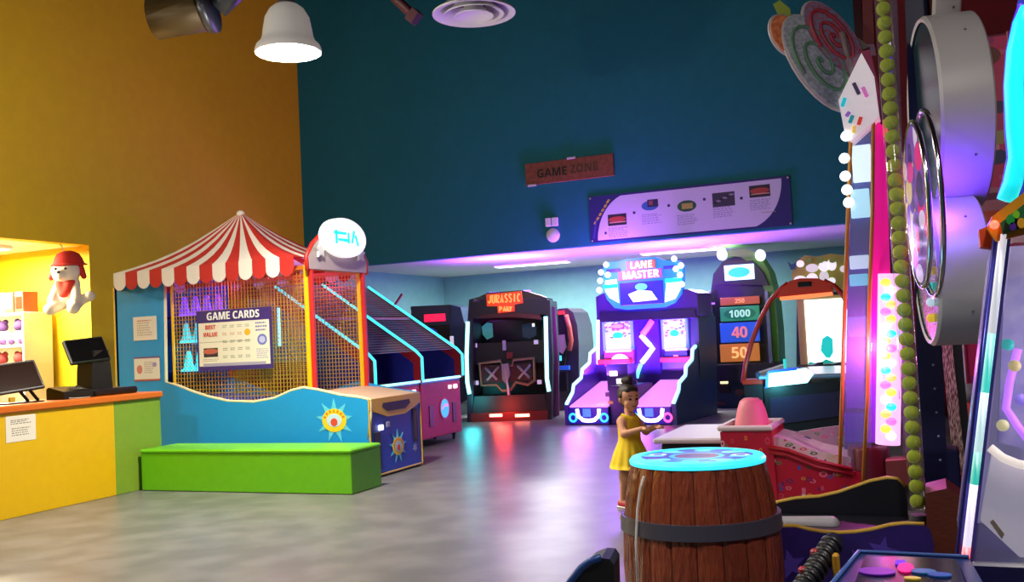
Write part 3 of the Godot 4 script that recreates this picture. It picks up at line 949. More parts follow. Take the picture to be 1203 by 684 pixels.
# ================================================================ two hoop lanes behind
func hoop_games() -> void:
	for k in 2:
		var zc: float = [-11.4, -12.675][k]
		var w := 1.26
		var t := thing("basketball_lane", ["crimson basketball lane game partly behind the carnival game", "crimson basketball lane game beside the dark upright cabinet"][k], "arcade game", Vector3(-6.6, 0, zc), 90.0, "basketball lanes behind the tent game")
		var mag := noisy("cc0e42", "c00c3c", 0.02, 1.0, 0.5, 19)
		var navy := mt("141c78", 0.4)
		var red := mt("8e1220", 0.4)
		a(t, "front_cabinet", bx(w - 0.02, 0.78, 0.5, 0.01), mag, Vector3(0, 0.5, -0.26))
		a(t, "counter_ledge", bx(w - 0.02, 0.05, 0.3, 0.01), mt("2f6fa0", 0.4), Vector3(0, 0.905, -0.16))
		a(t, "front_light_strip", tube([Vector3(-w / 2 + 0.02, 0.935, 0.0), Vector3(w / 2 - 0.02, 0.935, 0.0)], 0.018, 8), em("9ff2ff", 1.6))
		var disc := a(t, "round_badge", pr(oval(0.15, 0.16, 28), 0, 0.012), mt("e0304a", 0.4), Vector3(0.06, 0.5, -0.009))
		a(disc, "badge_field", pr(oval(0.125, 0.135, 28), 0.012, 0.016), em("25c4ee", 0.7))
		a(disc, "badge_swoosh", pr(pv([[-0.1, -0.02], [0.0, 0.03], [0.1, 0.02], [0.09, 0.06], [0.0, 0.07], [-0.09, 0.02]]), 0.016, 0.019), em("f0a0d0", 0.6))
		for x in [0.28, 0.46]:
			a(t, "coin_light", bx(0.1, 0.06, 0.02, 0.006), em("fff0ea", 2.4 if x > 0.4 else 0.8), Vector3(x - 0.02, 0.8, 0.0))
		for x in [-0.35, 0.38]:
			a(t, "coin_slot", bx(0.12, 0.3, 0.014, 0.004), mt("5a0a28", 0.4), Vector3(x, 0.42, -0.006))
		for x in [-0.55, 0.55]:
			for z in [-0.12, -0.44]:
				a(t, "caster", lathe([[0.0, 0.11], [0.03, 0.11], [0.03, 0.06], [0.022, 0.05], [0.022, 0.0], [0.0, 0.0]], 14), mt("202024", 0.4), Vector3(x, 0.0, z))
		var sidep := pv([[0.03, 0.92], [0.03, 1.27], [-0.05, 1.34], [-1.56, 2.38], [-2.35, 2.38], [-2.35, 0.12], [-0.5, 0.12], [-0.5, 0.92]])   # (depth, height)
		var inner := pv([[-0.1, 0.94], [-0.1, 1.22], [-0.75, 1.68], [-0.75, 0.94]])
		var sides: Array = [-1, 1] if k == 0 else [1]
		for s in sides:
			var x: float = s * w / 2
			a(t, "side_frame", pr(sidep, -0.015, 0.015), red if s > 0 or k == 1 else red, Vector3(x, 0, 0), Vector3(0, -90, 0))
			a(t, "side_inset", pr(pv([[-0.09, 0.93], [-0.09, 1.2], [-0.16, 1.25], [-0.82, 1.7], [-0.82, 0.93]]), -0.02, 0.02), navy, Vector3(x, 0, 0), Vector3(0, -90, 0))
			a(t, "side_window", pr(pv([[-0.9, 1.3], [-0.9, 1.72], [-1.5, 2.12], [-1.9, 2.2], [-1.9, 1.3]]), -0.02, 0.02), mt("5f6f8a", 0.3), Vector3(x, 0, 0), Vector3(0, -90, 0))
			a(t, "window_bar", tube([Vector3(x, 1.25, -0.86), Vector3(x, 2.2, -1.7)], 0.03, 4), red)
			a(t, "window_bar", tube([Vector3(x, 2.25, -0.95), Vector3(x, 1.3, -1.75)], 0.022, 4), red)
			a(t, "slope_light", tube([Vector3(x, 0.95, 0.045), Vector3(x, 1.27, 0.045), Vector3(x, 1.36, -0.04), Vector3(x, 2.4, -1.56)], 0.02, 8), em("46e0ee", 1.5))
		# sloping ball net over the lane
		var st := begin()
		for i in 25:
			var x := -w / 2 + 0.04 + i * (w - 0.08) / 24
			add_tube(st, [Vector3(x, 1.36, -0.1), Vector3(x, 2.36, -1.56)], 0.003, 4)
		for j in 30:
			var u := j / 29.0
			add_bx(st, Vector3(0, lerpf(1.36, 2.36, u), lerpf(-0.1, -1.56, u)), Vector3(w - 0.06, 0.006, 0.006))
		var net := a(t, "net", done(st), mt("9aa0b0", 0.5))
		net.set_meta("kind", "stuff")
		a(t, "cross_rail", bx(w - 0.04, 0.05, 0.05, 0.006), red, Vector3(0, 2.36, -1.56))
		a(t, "cross_rail", bx(w - 0.04, 0.04, 0.04, 0.006), red, Vector3(0, 1.86, -0.83))
		a(t, "ball_ramp", bx(w - 0.06, 0.03, 1.9, 0.0), mt("39306a", 0.4), Vector3(0, 1.02, -1.4), Vector3(8, 0, 0))
		a(t, "backboard", bx(0.9, 0.7, 0.03, 0.006), mt("d8d8e0", 0.4), Vector3(0, 1.95, -2.2))
		a(t, "target_frame", bx(0.34, 0.26, 0.034, 0.0), red, Vector3(0, 1.9, -2.195))
		var hoop := []
		for i in 20:
			hoop.append(Vector3(cos(TAU * i / 20) * 0.19, 1.72, -1.97 + sin(TAU * i / 20) * 0.19))
		a(t, "hoop_ring", tube(hoop, 0.012, 8, true), mt("d85a1c", 0.4))
		a(t, "back_wall", bx(w - 0.05, 2.2, 0.03, 0.0), mt("2a1a3a", 0.5), Vector3(0, 1.25, -2.3))

# ================================================================ machines in the alcove
func fb(node: Node3D, called: String, x0: float, y0: float, x1: float, y1: float, z: float, t: float, m: Material, bev := 0.006, parent: Node = null) -> MeshInstance3D:   # box whose front covers these pixels at local depth z
	var q := flat(node, [[x0, (y0 + y1) / 2], [x1, (y0 + y1) / 2], [(x0 + x1) / 2, y0], [(x0 + x1) / 2, y1]], z)
	var cx := (q[0].x + q[1].x) / 2
	var cy := (q[2].y + q[3].y) / 2
	var at := Vector3(cx, cy, z - t / 2)
	if parent is Node3D:
		at -= parent.position
	return a(parent if parent else node, called, bx(absf(q[1].x - q[0].x), absf(q[2].y - q[3].y), t, bev), m, at)
func fp(node: Node3D, called: String, pts: Array, z: float, t: float, m: Material, ground := false) -> MeshInstance3D:
	var q := flat(node, pts, z)
	if ground:
		for i in q.size():
			if q[i].y < 0.12:
				q[i].y = 0.0
	return a(node, called, pr(q, z - t, z), m)
func ft(node: Node3D, called: String, pts: Array, z: float, r: float, m: Material, closed := false) -> MeshInstance3D:
	var v := []
	for p in flat(node, pts, z):
		v.append(Vector3(p.x, p.y, z))
	return a(node, called, tube(v, r, 8, closed), m)
func fo(node: Node3D, called: String, x: float, y: float, rx: float, ry: float, z: float, t: float, m: Material) -> MeshInstance3D:
	var q := flat(node, [[x, y], [x + rx, y], [x, y - ry]], z)
	return a(node, called, pr(oval(absf(q[1].x - q[0].x), absf(q[2].y - q[0].y), 24), -t, 0), m, Vector3(q[0].x, q[0].y, z))

func back_games() -> void:
	var black := mt("0d0b10", 0.35)
	# ---- black two-player gun game
	var t := thing("gun_game", "big black two player gun arcade game with orange marquee letters", "arcade game", Vector3(-7.06, 0, -16.0), 12.0)
	fp(t, "cabinet_body", [[551, 352], [562, 349], [573, 344], [613, 341], [632, 346], [645, 351], [648, 400], [648, 470], [645, 494], [551, 497], [548, 440], [549, 380]], -0.75, 0.35, black, true)
	for s in [[[551, 353], [556, 351], [556, 465], [554, 497], [549, 497], [548, 420]], [[641, 352], [646, 353], [649, 420], [648, 493], [642, 493], [641, 465]]]:
		fp(t, "side_wing", s, 0.0, 0.85, mt("191021", 0.35), true)
	fp(t, "floor_base", [[553, 486], [644, 482], [644, 494], [553, 497]], 0.02, 0.9, mt("5c0d12", 0.4), true)
	for x in [[575, 590], [605, 622]]:
		fb(t, "step_light", x[0], 486.5, x[1], 490, 0.03, 0.02, em("ff8a70", 6.0))
	fp(t, "floor_slope", [[557, 466], [640, 463], [642, 483], [555, 487]], -0.05, 0.3, mt("17151a", 0.5))
	fb(t, "header", 553, 352, 643, 372, 0.0, 0.7, mt("16121f", 0.4))
	fp(t, "header_arch", [[563, 374], [566, 370], [590, 368], [612, 368], [634, 370], [638, 376], [610, 373], [590, 373]], 0.01, 0.05, mt("4a1018", 0.4))
	# orange marquee plate with raised strokes
	fp(t, "marquee_plate", [[571, 346], [612, 342], [614, 356], [604, 358], [604, 366], [585, 368], [584, 360], [572, 360]], 0.06, 0.06, em("c8401a", 0.7))
	var glyphs := [[[1, 0], [1, 0.85], [0.5, 1], [0, 0.75]], [[0, 0], [0, 0.85], [0.5, 1], [1, 0.85], [1, 0]], [[0, 1], [0, 0], [1, 0.15], [0.9, 0.5], [0, 0.55], [1, 1]], [[0, 1], [0.5, 0], [1, 1], [0.75, 0.65], [0.25, 0.65]],
		[[1, 0.1], [0.3, 0], [0, 0.25], [1, 0.7], [0.7, 1], [0, 0.9]], [[1, 0.1], [0.3, 0], [0, 0.25], [1, 0.7], [0.7, 1], [0, 0.9]], [[0.5, 0], [0.5, 1]], [[1, 0.15], [0.4, 0], [0, 0.5], [0.4, 1], [1, 0.85]],
		[[0, 1], [0, 0], [1, 0.2], [0.9, 0.5], [0, 0.55]], [[0, 1], [0.5, 0], [1, 1], [0.75, 0.65], [0.25, 0.65]], [[0, 1], [0, 0], [1, 0.15], [0.9, 0.5], [0, 0.55], [1, 1]], [[0, 0], [0, 1], [0, 0.5], [1, 0], [0, 0.5], [1, 1]]]
	for i in glyphs.size():
		var x0: float = 573.5 + i * 4.9 if i < 8 else 587.0 + (i - 8) * 4.2
		var y0: float = 347.0 - i * 0.3 if i < 8 else 360.0
		var pts := []
		for p in glyphs[i]:
			pts.append([x0 + p[0] * 2.8, y0 + p[1] * (9.5 if i < 8 else 5.6)])
		ft(t, "marquee_letter", pts, 0.07, 0.013, em("ff8a40", 1.7))
	# screen recess with two lit ovals
	fb(t, "screen", 562, 376, 636, 402, -0.7, 0.05, mt("0c1018", 0.15))
	fp(t, "screen_glow", [[566, 384], [572, 379], [578, 380], [579, 396], [572, 399], [567, 393]], -0.67, 0.03, em("3f8f94", 0.5))
	fp(t, "screen_glow", [[613, 382], [622, 379], [630, 384], [630, 394], [622, 398], [614, 396]], -0.67, 0.03, em("1c3350", 0.4))
	fb(t, "screen_spark", 625, 380, 628, 384, -0.66, 0.02, em("ffffff", 1.0))
	fp(t, "screen_surround", [[560, 375], [566, 372], [634, 372], [638, 376], [640, 402], [637, 404], [636, 378], [630, 376], [568, 377], [564, 381], [563, 404], [559, 404]], -0.62, 0.06, mt("3a0e16", 0.4))
	for p in [[557, 406], [629, 402], [559, 450], [633, 449]]:
		fb(t, "panel_lamp", p[0] - 2, p[1] - 2.5, p[0] + 3, p[1] + 2.5, -0.2, 0.04, em("b0a0c8", 0.8))
	# control shelf, emblem frame and two guns
	fp(t, "control_shelf", [[556, 404], [641, 400], [641, 426], [556, 429]], -0.24, 0.4, mt("141018", 0.4))
	fb(t, "gun_rest", 590, 400, 594, 412, -0.18, 0.06, mt("a09aa8", 0.35))
	fb(t, "red_button", 595, 414, 602, 422, -0.2, 0.05, mt("7a1820", 0.4))
	ft(t, "emblem_frame", [[563, 427], [588, 424], [590, 430], [602, 429], [603, 423], [627, 421], [628, 447], [620, 452], [606, 449], [600, 458], [590, 459], [584, 452], [566, 453]], -0.15, 0.03, mt("6f6048", 0.45), true)
	fb(t, "emblem_panel", 566, 428, 625, 449, -0.17, 0.05, mt("3a1a22", 0.4))
	for p in [[570, 432, 584, 446], [586, 431, 572, 447], [608, 430, 622, 444], [623, 429, 609, 445]]:
		ft(t, "emblem_bar", [[p[0], p[1]], [p[2], p[3]]], -0.14, 0.024, mt("8a8690", 0.4))
	ft(t, "gun_cable", [[593, 428], [594, 440], [597, 456], [598, 468], [596, 480]], -0.08, 0.022, mt("a8a2ae", 0.4))
	fp(t, "gun_body", [[589, 428], [597, 427], [599, 440], [595, 452], [590, 446]], -0.06, 0.07, mt("7d7884", 0.4))
	for s in [[[549.5, 378], [548, 420], [549, 450], [551.5, 463]], [[641, 372], [642, 420], [642.5, 445], [645, 460]]]:
		ft(t, "edge_light", s, 0.03, 0.035, em("8feef0", 3.0))
	fp(t, "side_graphic", [[646, 356], [652, 362], [656, 420], [657, 488], [648, 492], [648, 410]], -0.3, 0.03, mt("6a3058", 0.4))
	omni(t, Vector3(-0.55, 0.4, 0.35), "40e8f0", 0.3, 0.15)
	omni(t, Vector3(0.0, 0.25, 0.35), "ff4030", 0.5, 0.15)
	a(t, "roof_glow", tube([Vector3(-0.4, 2.34, -0.85), Vector3(0.4, 2.34, -0.85)], 0.02, 8), em("b060ff", 3.0))  # unseen violet strip on the roof, placed to tint the alcove ceiling
	area(t, Vector3(0, 2.4, -0.85), Vector3(90, 0, 0), 1.2, 0.3, "a850ff", 15.0)

	# ---- rounded cabinet beside it
	var s := thing("pod_game", "rounded dark grey sit in pod game beside the black gun game", "arcade game", Vector3(-6.3, 0, -17.95), 0.0)
	fp(s, "shell", [[652, 366], [656, 363], [666, 362], [673, 367], [678, 382], [680, 405], [680, 450], [677, 490], [655, 491]], -0.1, 0.9, mt("4a4a52", 0.35), true)
	fp(s, "opening", [[653, 370], [659, 366], [664, 372], [666, 400], [663, 430], [654, 432]], 0.0, 0.1, mt("1c1620", 0.5))
	fp(s, "roof_glow", [[655, 366], [662, 365], [663, 369], [656, 370]], 0.02, 0.04, em("e03038", 1.2))
	ft(s, "door_rim", [[665, 370], [669, 385], [671, 400], [669, 412]], 0.0, 0.05, mt("c86a50", 0.4))
	fp(s, "pink_stripe", [[646, 360], [651, 362], [654, 430], [655, 490], [650, 490]], 0.02, 0.06, mt("b04a8a", 0.4))
	fp(s, "seat_back", [[655, 394], [663, 393], [665, 408], [661, 416], [655, 412]], 0.03, 0.06, mt("c0b8a0", 0.5))
	fb(s, "control_lamp", 653, 418, 659, 424, 0.04, 0.05, em("50d8e8", 1.2))
	fb(s, "console", 653, 430, 668, 435, 0.04, 0.1, em("2a58c0", 0.5))
	fb(s, "foot_well", 655, 437, 666, 460, 0.03, 0.1, mt("12121c", 0.5))

	# ---- dark upright with red display
	var d := thing("upright_game", "dark blue upright arcade cabinet with red lit display", "arcade game", Vector3(-8.95, 0, -17.0), 10.0)
	fp(d, "side_panel", [[528, 358], [541, 361], [545, 378], [550, 384], [549, 470], [530, 480]], 0.0, 0.9, mt("12304a", 0.4), true)
	fp(d, "cabinet_body", [[483, 360], [531, 358], [533, 400], [537, 425], [537, 488], [484, 492]], -0.08, 0.8, mt("0f1626", 0.4), true)
	fp(d, "header", [[482, 361], [530, 359], [531, 381], [487, 384]], 0.0, 0.2, mt("16203a", 0.4))
	fb(d, "red_display", 498, 369, 523, 378, 0.02, 0.03, em("e81848", 1.1))
	fb(d, "screen_bezel", 488, 384, 531, 408, -0.03, 0.1, mt("0a0c14", 0.3))
	fo(d, "screen_globe", 503, 394, 11, 9, -0.01, 0.03, em("3038b0", 0.5))
	for p in [[515, 402, 519, 412, "e8e0f0"], [522, 407, 530, 414, "e83a9a"], [529, 395, 533, 425, "d8d0e0"], [514, 418, 518, 426, "6a58d0"], [525, 420, 530, 428, "d0c8e8"]]:
		fb(d, "side_lamp", p[0], p[1], p[2], p[3], 0.03, 0.05, em(p[4], 0.7))
	fb(d, "control_deck", 487, 428, 534, 436, 0.12, 0.3, mt("1a2238", 0.4))

# ================================================================ bowling lanes
func bowling_game() -> void:
	var t := thing("bowling_game", "purple neon two lane bowling game with glowing blue marquee", "arcade game", Vector3(-4.67, 0, -15.05), -7.0)
	var purple := mt("2e1668", 0.35)
	var dark := mt("120d2c", 0.4)
	var zb := -1.25
	# cabinet
	fp(t, "cabinet_body", [[701, 372], [818, 369], [820, 486], [704, 492]], zb, 0.9, purple, true)
	fp(t, "side_panel", [[812, 372], [820, 372], [822, 420], [822, 487], [812, 489]], zb + 0.1, 0.9, mt("2c4856", 0.4), true)
	# long low side walls with stepped neon
	for s in [[[-0.97, -0.9], -1.0], [[0.9, 0.97], 1.0]]:
		var w := pv([[0.0, 0.0], [0.0, 0.32], [-0.25, 0.5], [-0.3, 0.62], [-0.6, 0.72], [-0.65, 0.86], [-0.95, 0.96], [-1.0, 1.12], [-1.25, 1.2], [-1.9, 1.2], [-1.9, 0.0]])
		a(t, "lane_wall", pr(w, -0.04, 0.04), mt("25406a" if s[1] > 0 else "3a2a80", 0.4), Vector3(s[0][0] + 0.035, 0, 0), Vector3(0, -90, 0))
		var nn := []
		for i in range(1, 9):
			nn.append(Vector3(s[0][0] + 0.035, w[i].y + 0.02, w[i].x))
		a(t, "stepped_neon", tube(nn, 0.03, 8), em("a8e8f4", 1.7))
	for s in [-1, 1]:
		var cx: float = -0.53 if s < 0 else 0.56
		var lw: float = 0.7 if s < 0 else 0.66
		a(t, "lane_base", pr(pv([[0.0, 0.0], [0.0, 0.28], [-1.3, 0.62], [-1.3, 0.0]]), -lw / 2, lw / 2), dark, Vector3(cx, 0, 0.0), Vector3(0, -90, 0))
		a(t, "lane_bed", pr(pv([[0.01, 0.28], [0.01, 0.31], [-1.25, 0.64], [-1.25, 0.6]]), -lw / 2 + 0.01, lw / 2 - 0.01), em("ea9cf2", 0.75), Vector3(cx, 0, 0.0), Vector3(0, -90, 0))
		a(t, "lane_front", bx(lw, 0.27, 0.02, 0.004), em("2a1fb8", 0.25, "1a1570"), Vector3(cx, 0.15, 0.012))
		a(t, "lane_arc_light", tube([Vector3(cx - 0.2, 0.26, 0.03), Vector3(cx - 0.18, 0.14, 0.03), Vector3(cx - 0.1, 0.08, 0.03), Vector3(cx, 0.07, 0.03), Vector3(cx + 0.1, 0.08, 0.03), Vector3(cx + 0.18, 0.14, 0.03), Vector3(cx + 0.2, 0.26, 0.03)], 0.03, 8), em("fff0ff", 3.5))
		a(t, "lane_lens", bx(0.14, 0.13, 0.02, 0.004), em("3a70ff", 1.2), Vector3(cx - 0.03, 0.2, 0.022))
		for r in [-1, 1]:
			var rg := []
			for i in 16:
				rg.append(Vector3(cx + r * 0.28 + cos(TAU * i / 16) * 0.062, 0.12 + sin(TAU * i / 16) * 0.062, 0.03))
			a(t, "ring_light", tube(rg, 0.018, 8, true), em("28a0ff" if s < 0 or r < 0 else "ff4a90", 2.6))
		a(t, "foul_bar", bx(lw - 0.08, 0.08, 0.06, 0.01), em("e8304a", 0.9, "b01828"), Vector3(cx + (0.06 if s > 0 else 0.0), 0.98, zb + 0.15))
	# middle console
	a(t, "middle_console", bx(0.4, 0.62, 0.9, 0.01), mt("14143e", 0.4), Vector3(0.02, 0.31, -0.5))
	fb(t, "coin_panel", 713, 428, 738, 459, -0.35, 0.35, mt("1a2258", 0.4))
	for p in [[716, 436, 725, 442], [724, 445, 734, 451]]:
		fb(t, "coin_light", p[0], p[1], p[2], p[3], -0.34, 0.02, em("fff4e4", 2.2))
	fb(t, "coin_ledge", 711, 461, 738, 466, -0.3, 0.1, mt("7a5a78", 0.4))
	fb(t, "ticket_slot", 714, 471, 720, 475, -0.04, 0.02, mt("c8b030", 0.4))
	# screens
	rng.seed = 33
	for k in 2:
		var p: Array = [[708, 378, 744, 412], [777, 375, 808, 410]][k]
		var im := img(96, 128, "7fb0d8")
		for i in 60:
			circ(im, rng.randf() * 96, rng.randf() * 70, 5, 4, ["a8d8f0", "4a70b8", "c8f0ff", "7a5ab0"][i % 4])
		rc(im, 30, 8, 40, 26, "6a3ac0" if k == 0 else "a0c0e8")
		circ(im, 48, 20, 18, 9, "b090e8" if k == 0 else "c8e0ff")
		circ(im, 48, 60, 16, 14, "18d8f0")
		circ(im, 48, 92, 36, 18, "eef8ff")
		rc(im, 10, 108, 76, 20, "d8ecf8")
		rc(im, 0, 0, 8, 128, "5a88c8")
		rc(im, 88, 0, 8, 128, "5a88c8")
		var q := flat(t, [[p[0], (p[1] + p[3]) / 2.0], [p[2], (p[1] + p[3]) / 2.0], [(p[0] + p[2]) / 2.0, p[1]], [(p[0] + p[2]) / 2.0, p[3]]], zb + 0.06)
		a(t, "screen", pnl(q[1].x - q[0].x, q[2].y - q[3].y, 0.06), printed(im, 0.3, 0.9), Vector3((q[0].x + q[1].x) / 2, (q[2].y + q[3].y) / 2, zb + 0.03))
	fb(t, "left_pin_deck", 710, 412, 744, 430, zb + 0.12, 0.12, mt("8a3a6a", 0.4))
	fo(t, "pin_dome", 728, 424, 10, 8, zb + 0.15, 0.03, em("ffc8f0", 1.4))
	fb(t, "screen_ledge", 711, 411, 742, 414, zb + 0.14, 0.14, mt("d8c890", 0.4))
	fp(t, "right_pin_deck", [[782, 412], [806, 410], [811, 432], [777, 434]], zb + 0.12, 0.12, mt("1e3a8a", 0.35))
	fb(t, "pin_mark", 791, 417, 797, 423, zb + 0.14, 0.02, mt("c0a0d0", 0.4))
	fb(t, "screen_ledge", 781, 409, 807, 412, zb + 0.14, 0.14, mt("d8d8d0", 0.4))
	fb(t, "mid_column", 745, 374, 775, 440, zb + 0.04, 0.1, mt("3a1c9a", 0.35))
	ft(t, "bolt_light", [[766, 377], [761, 385], [755, 393]], zb + 0.09, 0.05, em("ff60c0", 1.4))
	ft(t, "bolt_light", [[753, 394], [763, 405], [767, 409], [759, 420], [754, 426]], zb + 0.09, 0.045, em("ffe8fa", 1.6))
	ft(t, "bolt_light", [[753, 428], [750, 436], [748, 444]], zb + 0.09, 0.035, em("70e0f8", 1.6))
	for p in [[[702.5, 376], [702.5, 428]], [[815.5, 374], [815.5, 424]]]:
		ft(t, "edge_light", p, zb + 0.06, 0.03, em("ffe0fa", 1.7))
	# marquee
	fp(t, "marquee_box", [[700, 349], [712, 343], [808, 340], [819, 344], [820, 370], [810, 374], [706, 377], [701, 372]], zb + 0.35, 0.7, mt("3c1a72", 0.35))
	fp(t, "marquee_underside", [[704, 368], [816, 364], [818, 373], [705, 378]], zb + 0.37, 0.2, mt("160e34", 0.4))
	fp(t, "marquee_sign", [[709, 310], [716, 308], [728, 307], [736, 304], [770, 302], [780, 306], [796, 306], [802, 312], [802, 330], [800, 345], [792, 356], [780, 361], [736, 364], [722, 362], [713, 352], [708, 338]], zb + 0.42, 0.12, em("2a8fe8", 0.75))
	fp(t, "sign_wing", [[711, 330], [724, 328], [727, 356], [716, 350], [711, 342]], zb + 0.44, 0.03, em("e8fcff", 1.3))
	fp(t, "sign_wing", [[783, 328], [797, 326], [799, 340], [793, 351], [781, 355]], zb + 0.44, 0.03, em("e8fcff", 1.3))
	fb(t, "sign_band", 708, 334, 725, 339, zb + 0.455, 0.02, em("10d8ff", 1.3))
	fb(t, "sign_band", 781, 327, 800, 332, zb + 0.455, 0.02, em("10d8ff", 1.3))
	fb(t, "sign_band", 712, 316, 728, 320, zb + 0.455, 0.02, em("3038d8", 0.9))
	fb(t, "sign_band", 779, 312, 794, 316, zb + 0.455, 0.02, em("3038d8", 0.9))
	fb(t, "sign_screen", 728, 331, 779, 358, zb + 0.46, 0.03, em("2a2f98", 0.6))
	fp(t, "sign_picture", [[738, 346], [750, 341], [765, 342], [772, 352], [744, 355]], zb + 0.475, 0.02, em("f4fbff", 1.3))
	fo(t, "sign_picture", 753, 337, 7, 4, zb + 0.475, 0.02, em("50e0f0", 1.3))
	fb(t, "title_plate", 736, 306, 770, 316, zb + 0.45, 0.02, em("c87a5a", 0.35))
	fb(t, "title_plate", 726, 317, 778, 328, zb + 0.45, 0.02, em("b070a0", 0.35))
	var l0 := flat(t, [[753, 311], [752, 322.5]], zb + 0.46)
	a(t, "lettering", txt("LANE", 0.115, 0.012), em("fff6e0", 1.8), Vector3(l0[0].x, l0[0].y, zb + 0.46))
	a(t, "lettering", txt("MASTER", 0.125, 0.012), em("fffaf0", 1.8), Vector3(l0[1].x, l0[1].y, zb + 0.46))
	for p in [[712, 311], [706, 320], [714, 323], [704, 341], [792, 304], [800, 312], [794, 316], [801, 334], [705, 330], [799, 323]]:
		var b := flat(t, [[p[0], p[1]]], zb + 0.46)
		a(t, "marquee_bulb", ball(0.05, 12), em("e8f4ff", 1.8), Vector3(b[0].x, b[0].y, zb + 0.46))
	omni(t, Vector3(-0.5, 0.35, 0.5), "e070ff", 0.45, 0.25)
	omni(t, Vector3(0.5, 0.35, 0.5), "e060ff", 0.4, 0.25)
	omni(t, Vector3(-0.2, 2.55, -0.45), "b060ff", 2.0, 0.25)
	area(t, Vector3(0.25, 1.95, -1.75), Vector3(90, 0, 0), 1.5, 0.7, "a850ff", 30.0)  # upward wash from the unseen roof panel
	area(t, Vector3(-0.52, 0.78, -0.5), Vector3(90, 0, 0), 0.6, 0.8, "c060ff", 14.0)
	area(t, Vector3(0.56, 0.78, -0.5), Vector3(90, 0, 0), 0.6, 0.8, "c060ff", 14.0)
	a(t, "roof_glow", bx(1.5, 0.03, 0.7, 0.005), em("b060ff", 1.5), Vector3(0.25, 1.9, -1.75))  # unseen panel behind the marquee, placed to turn the ceiling purple

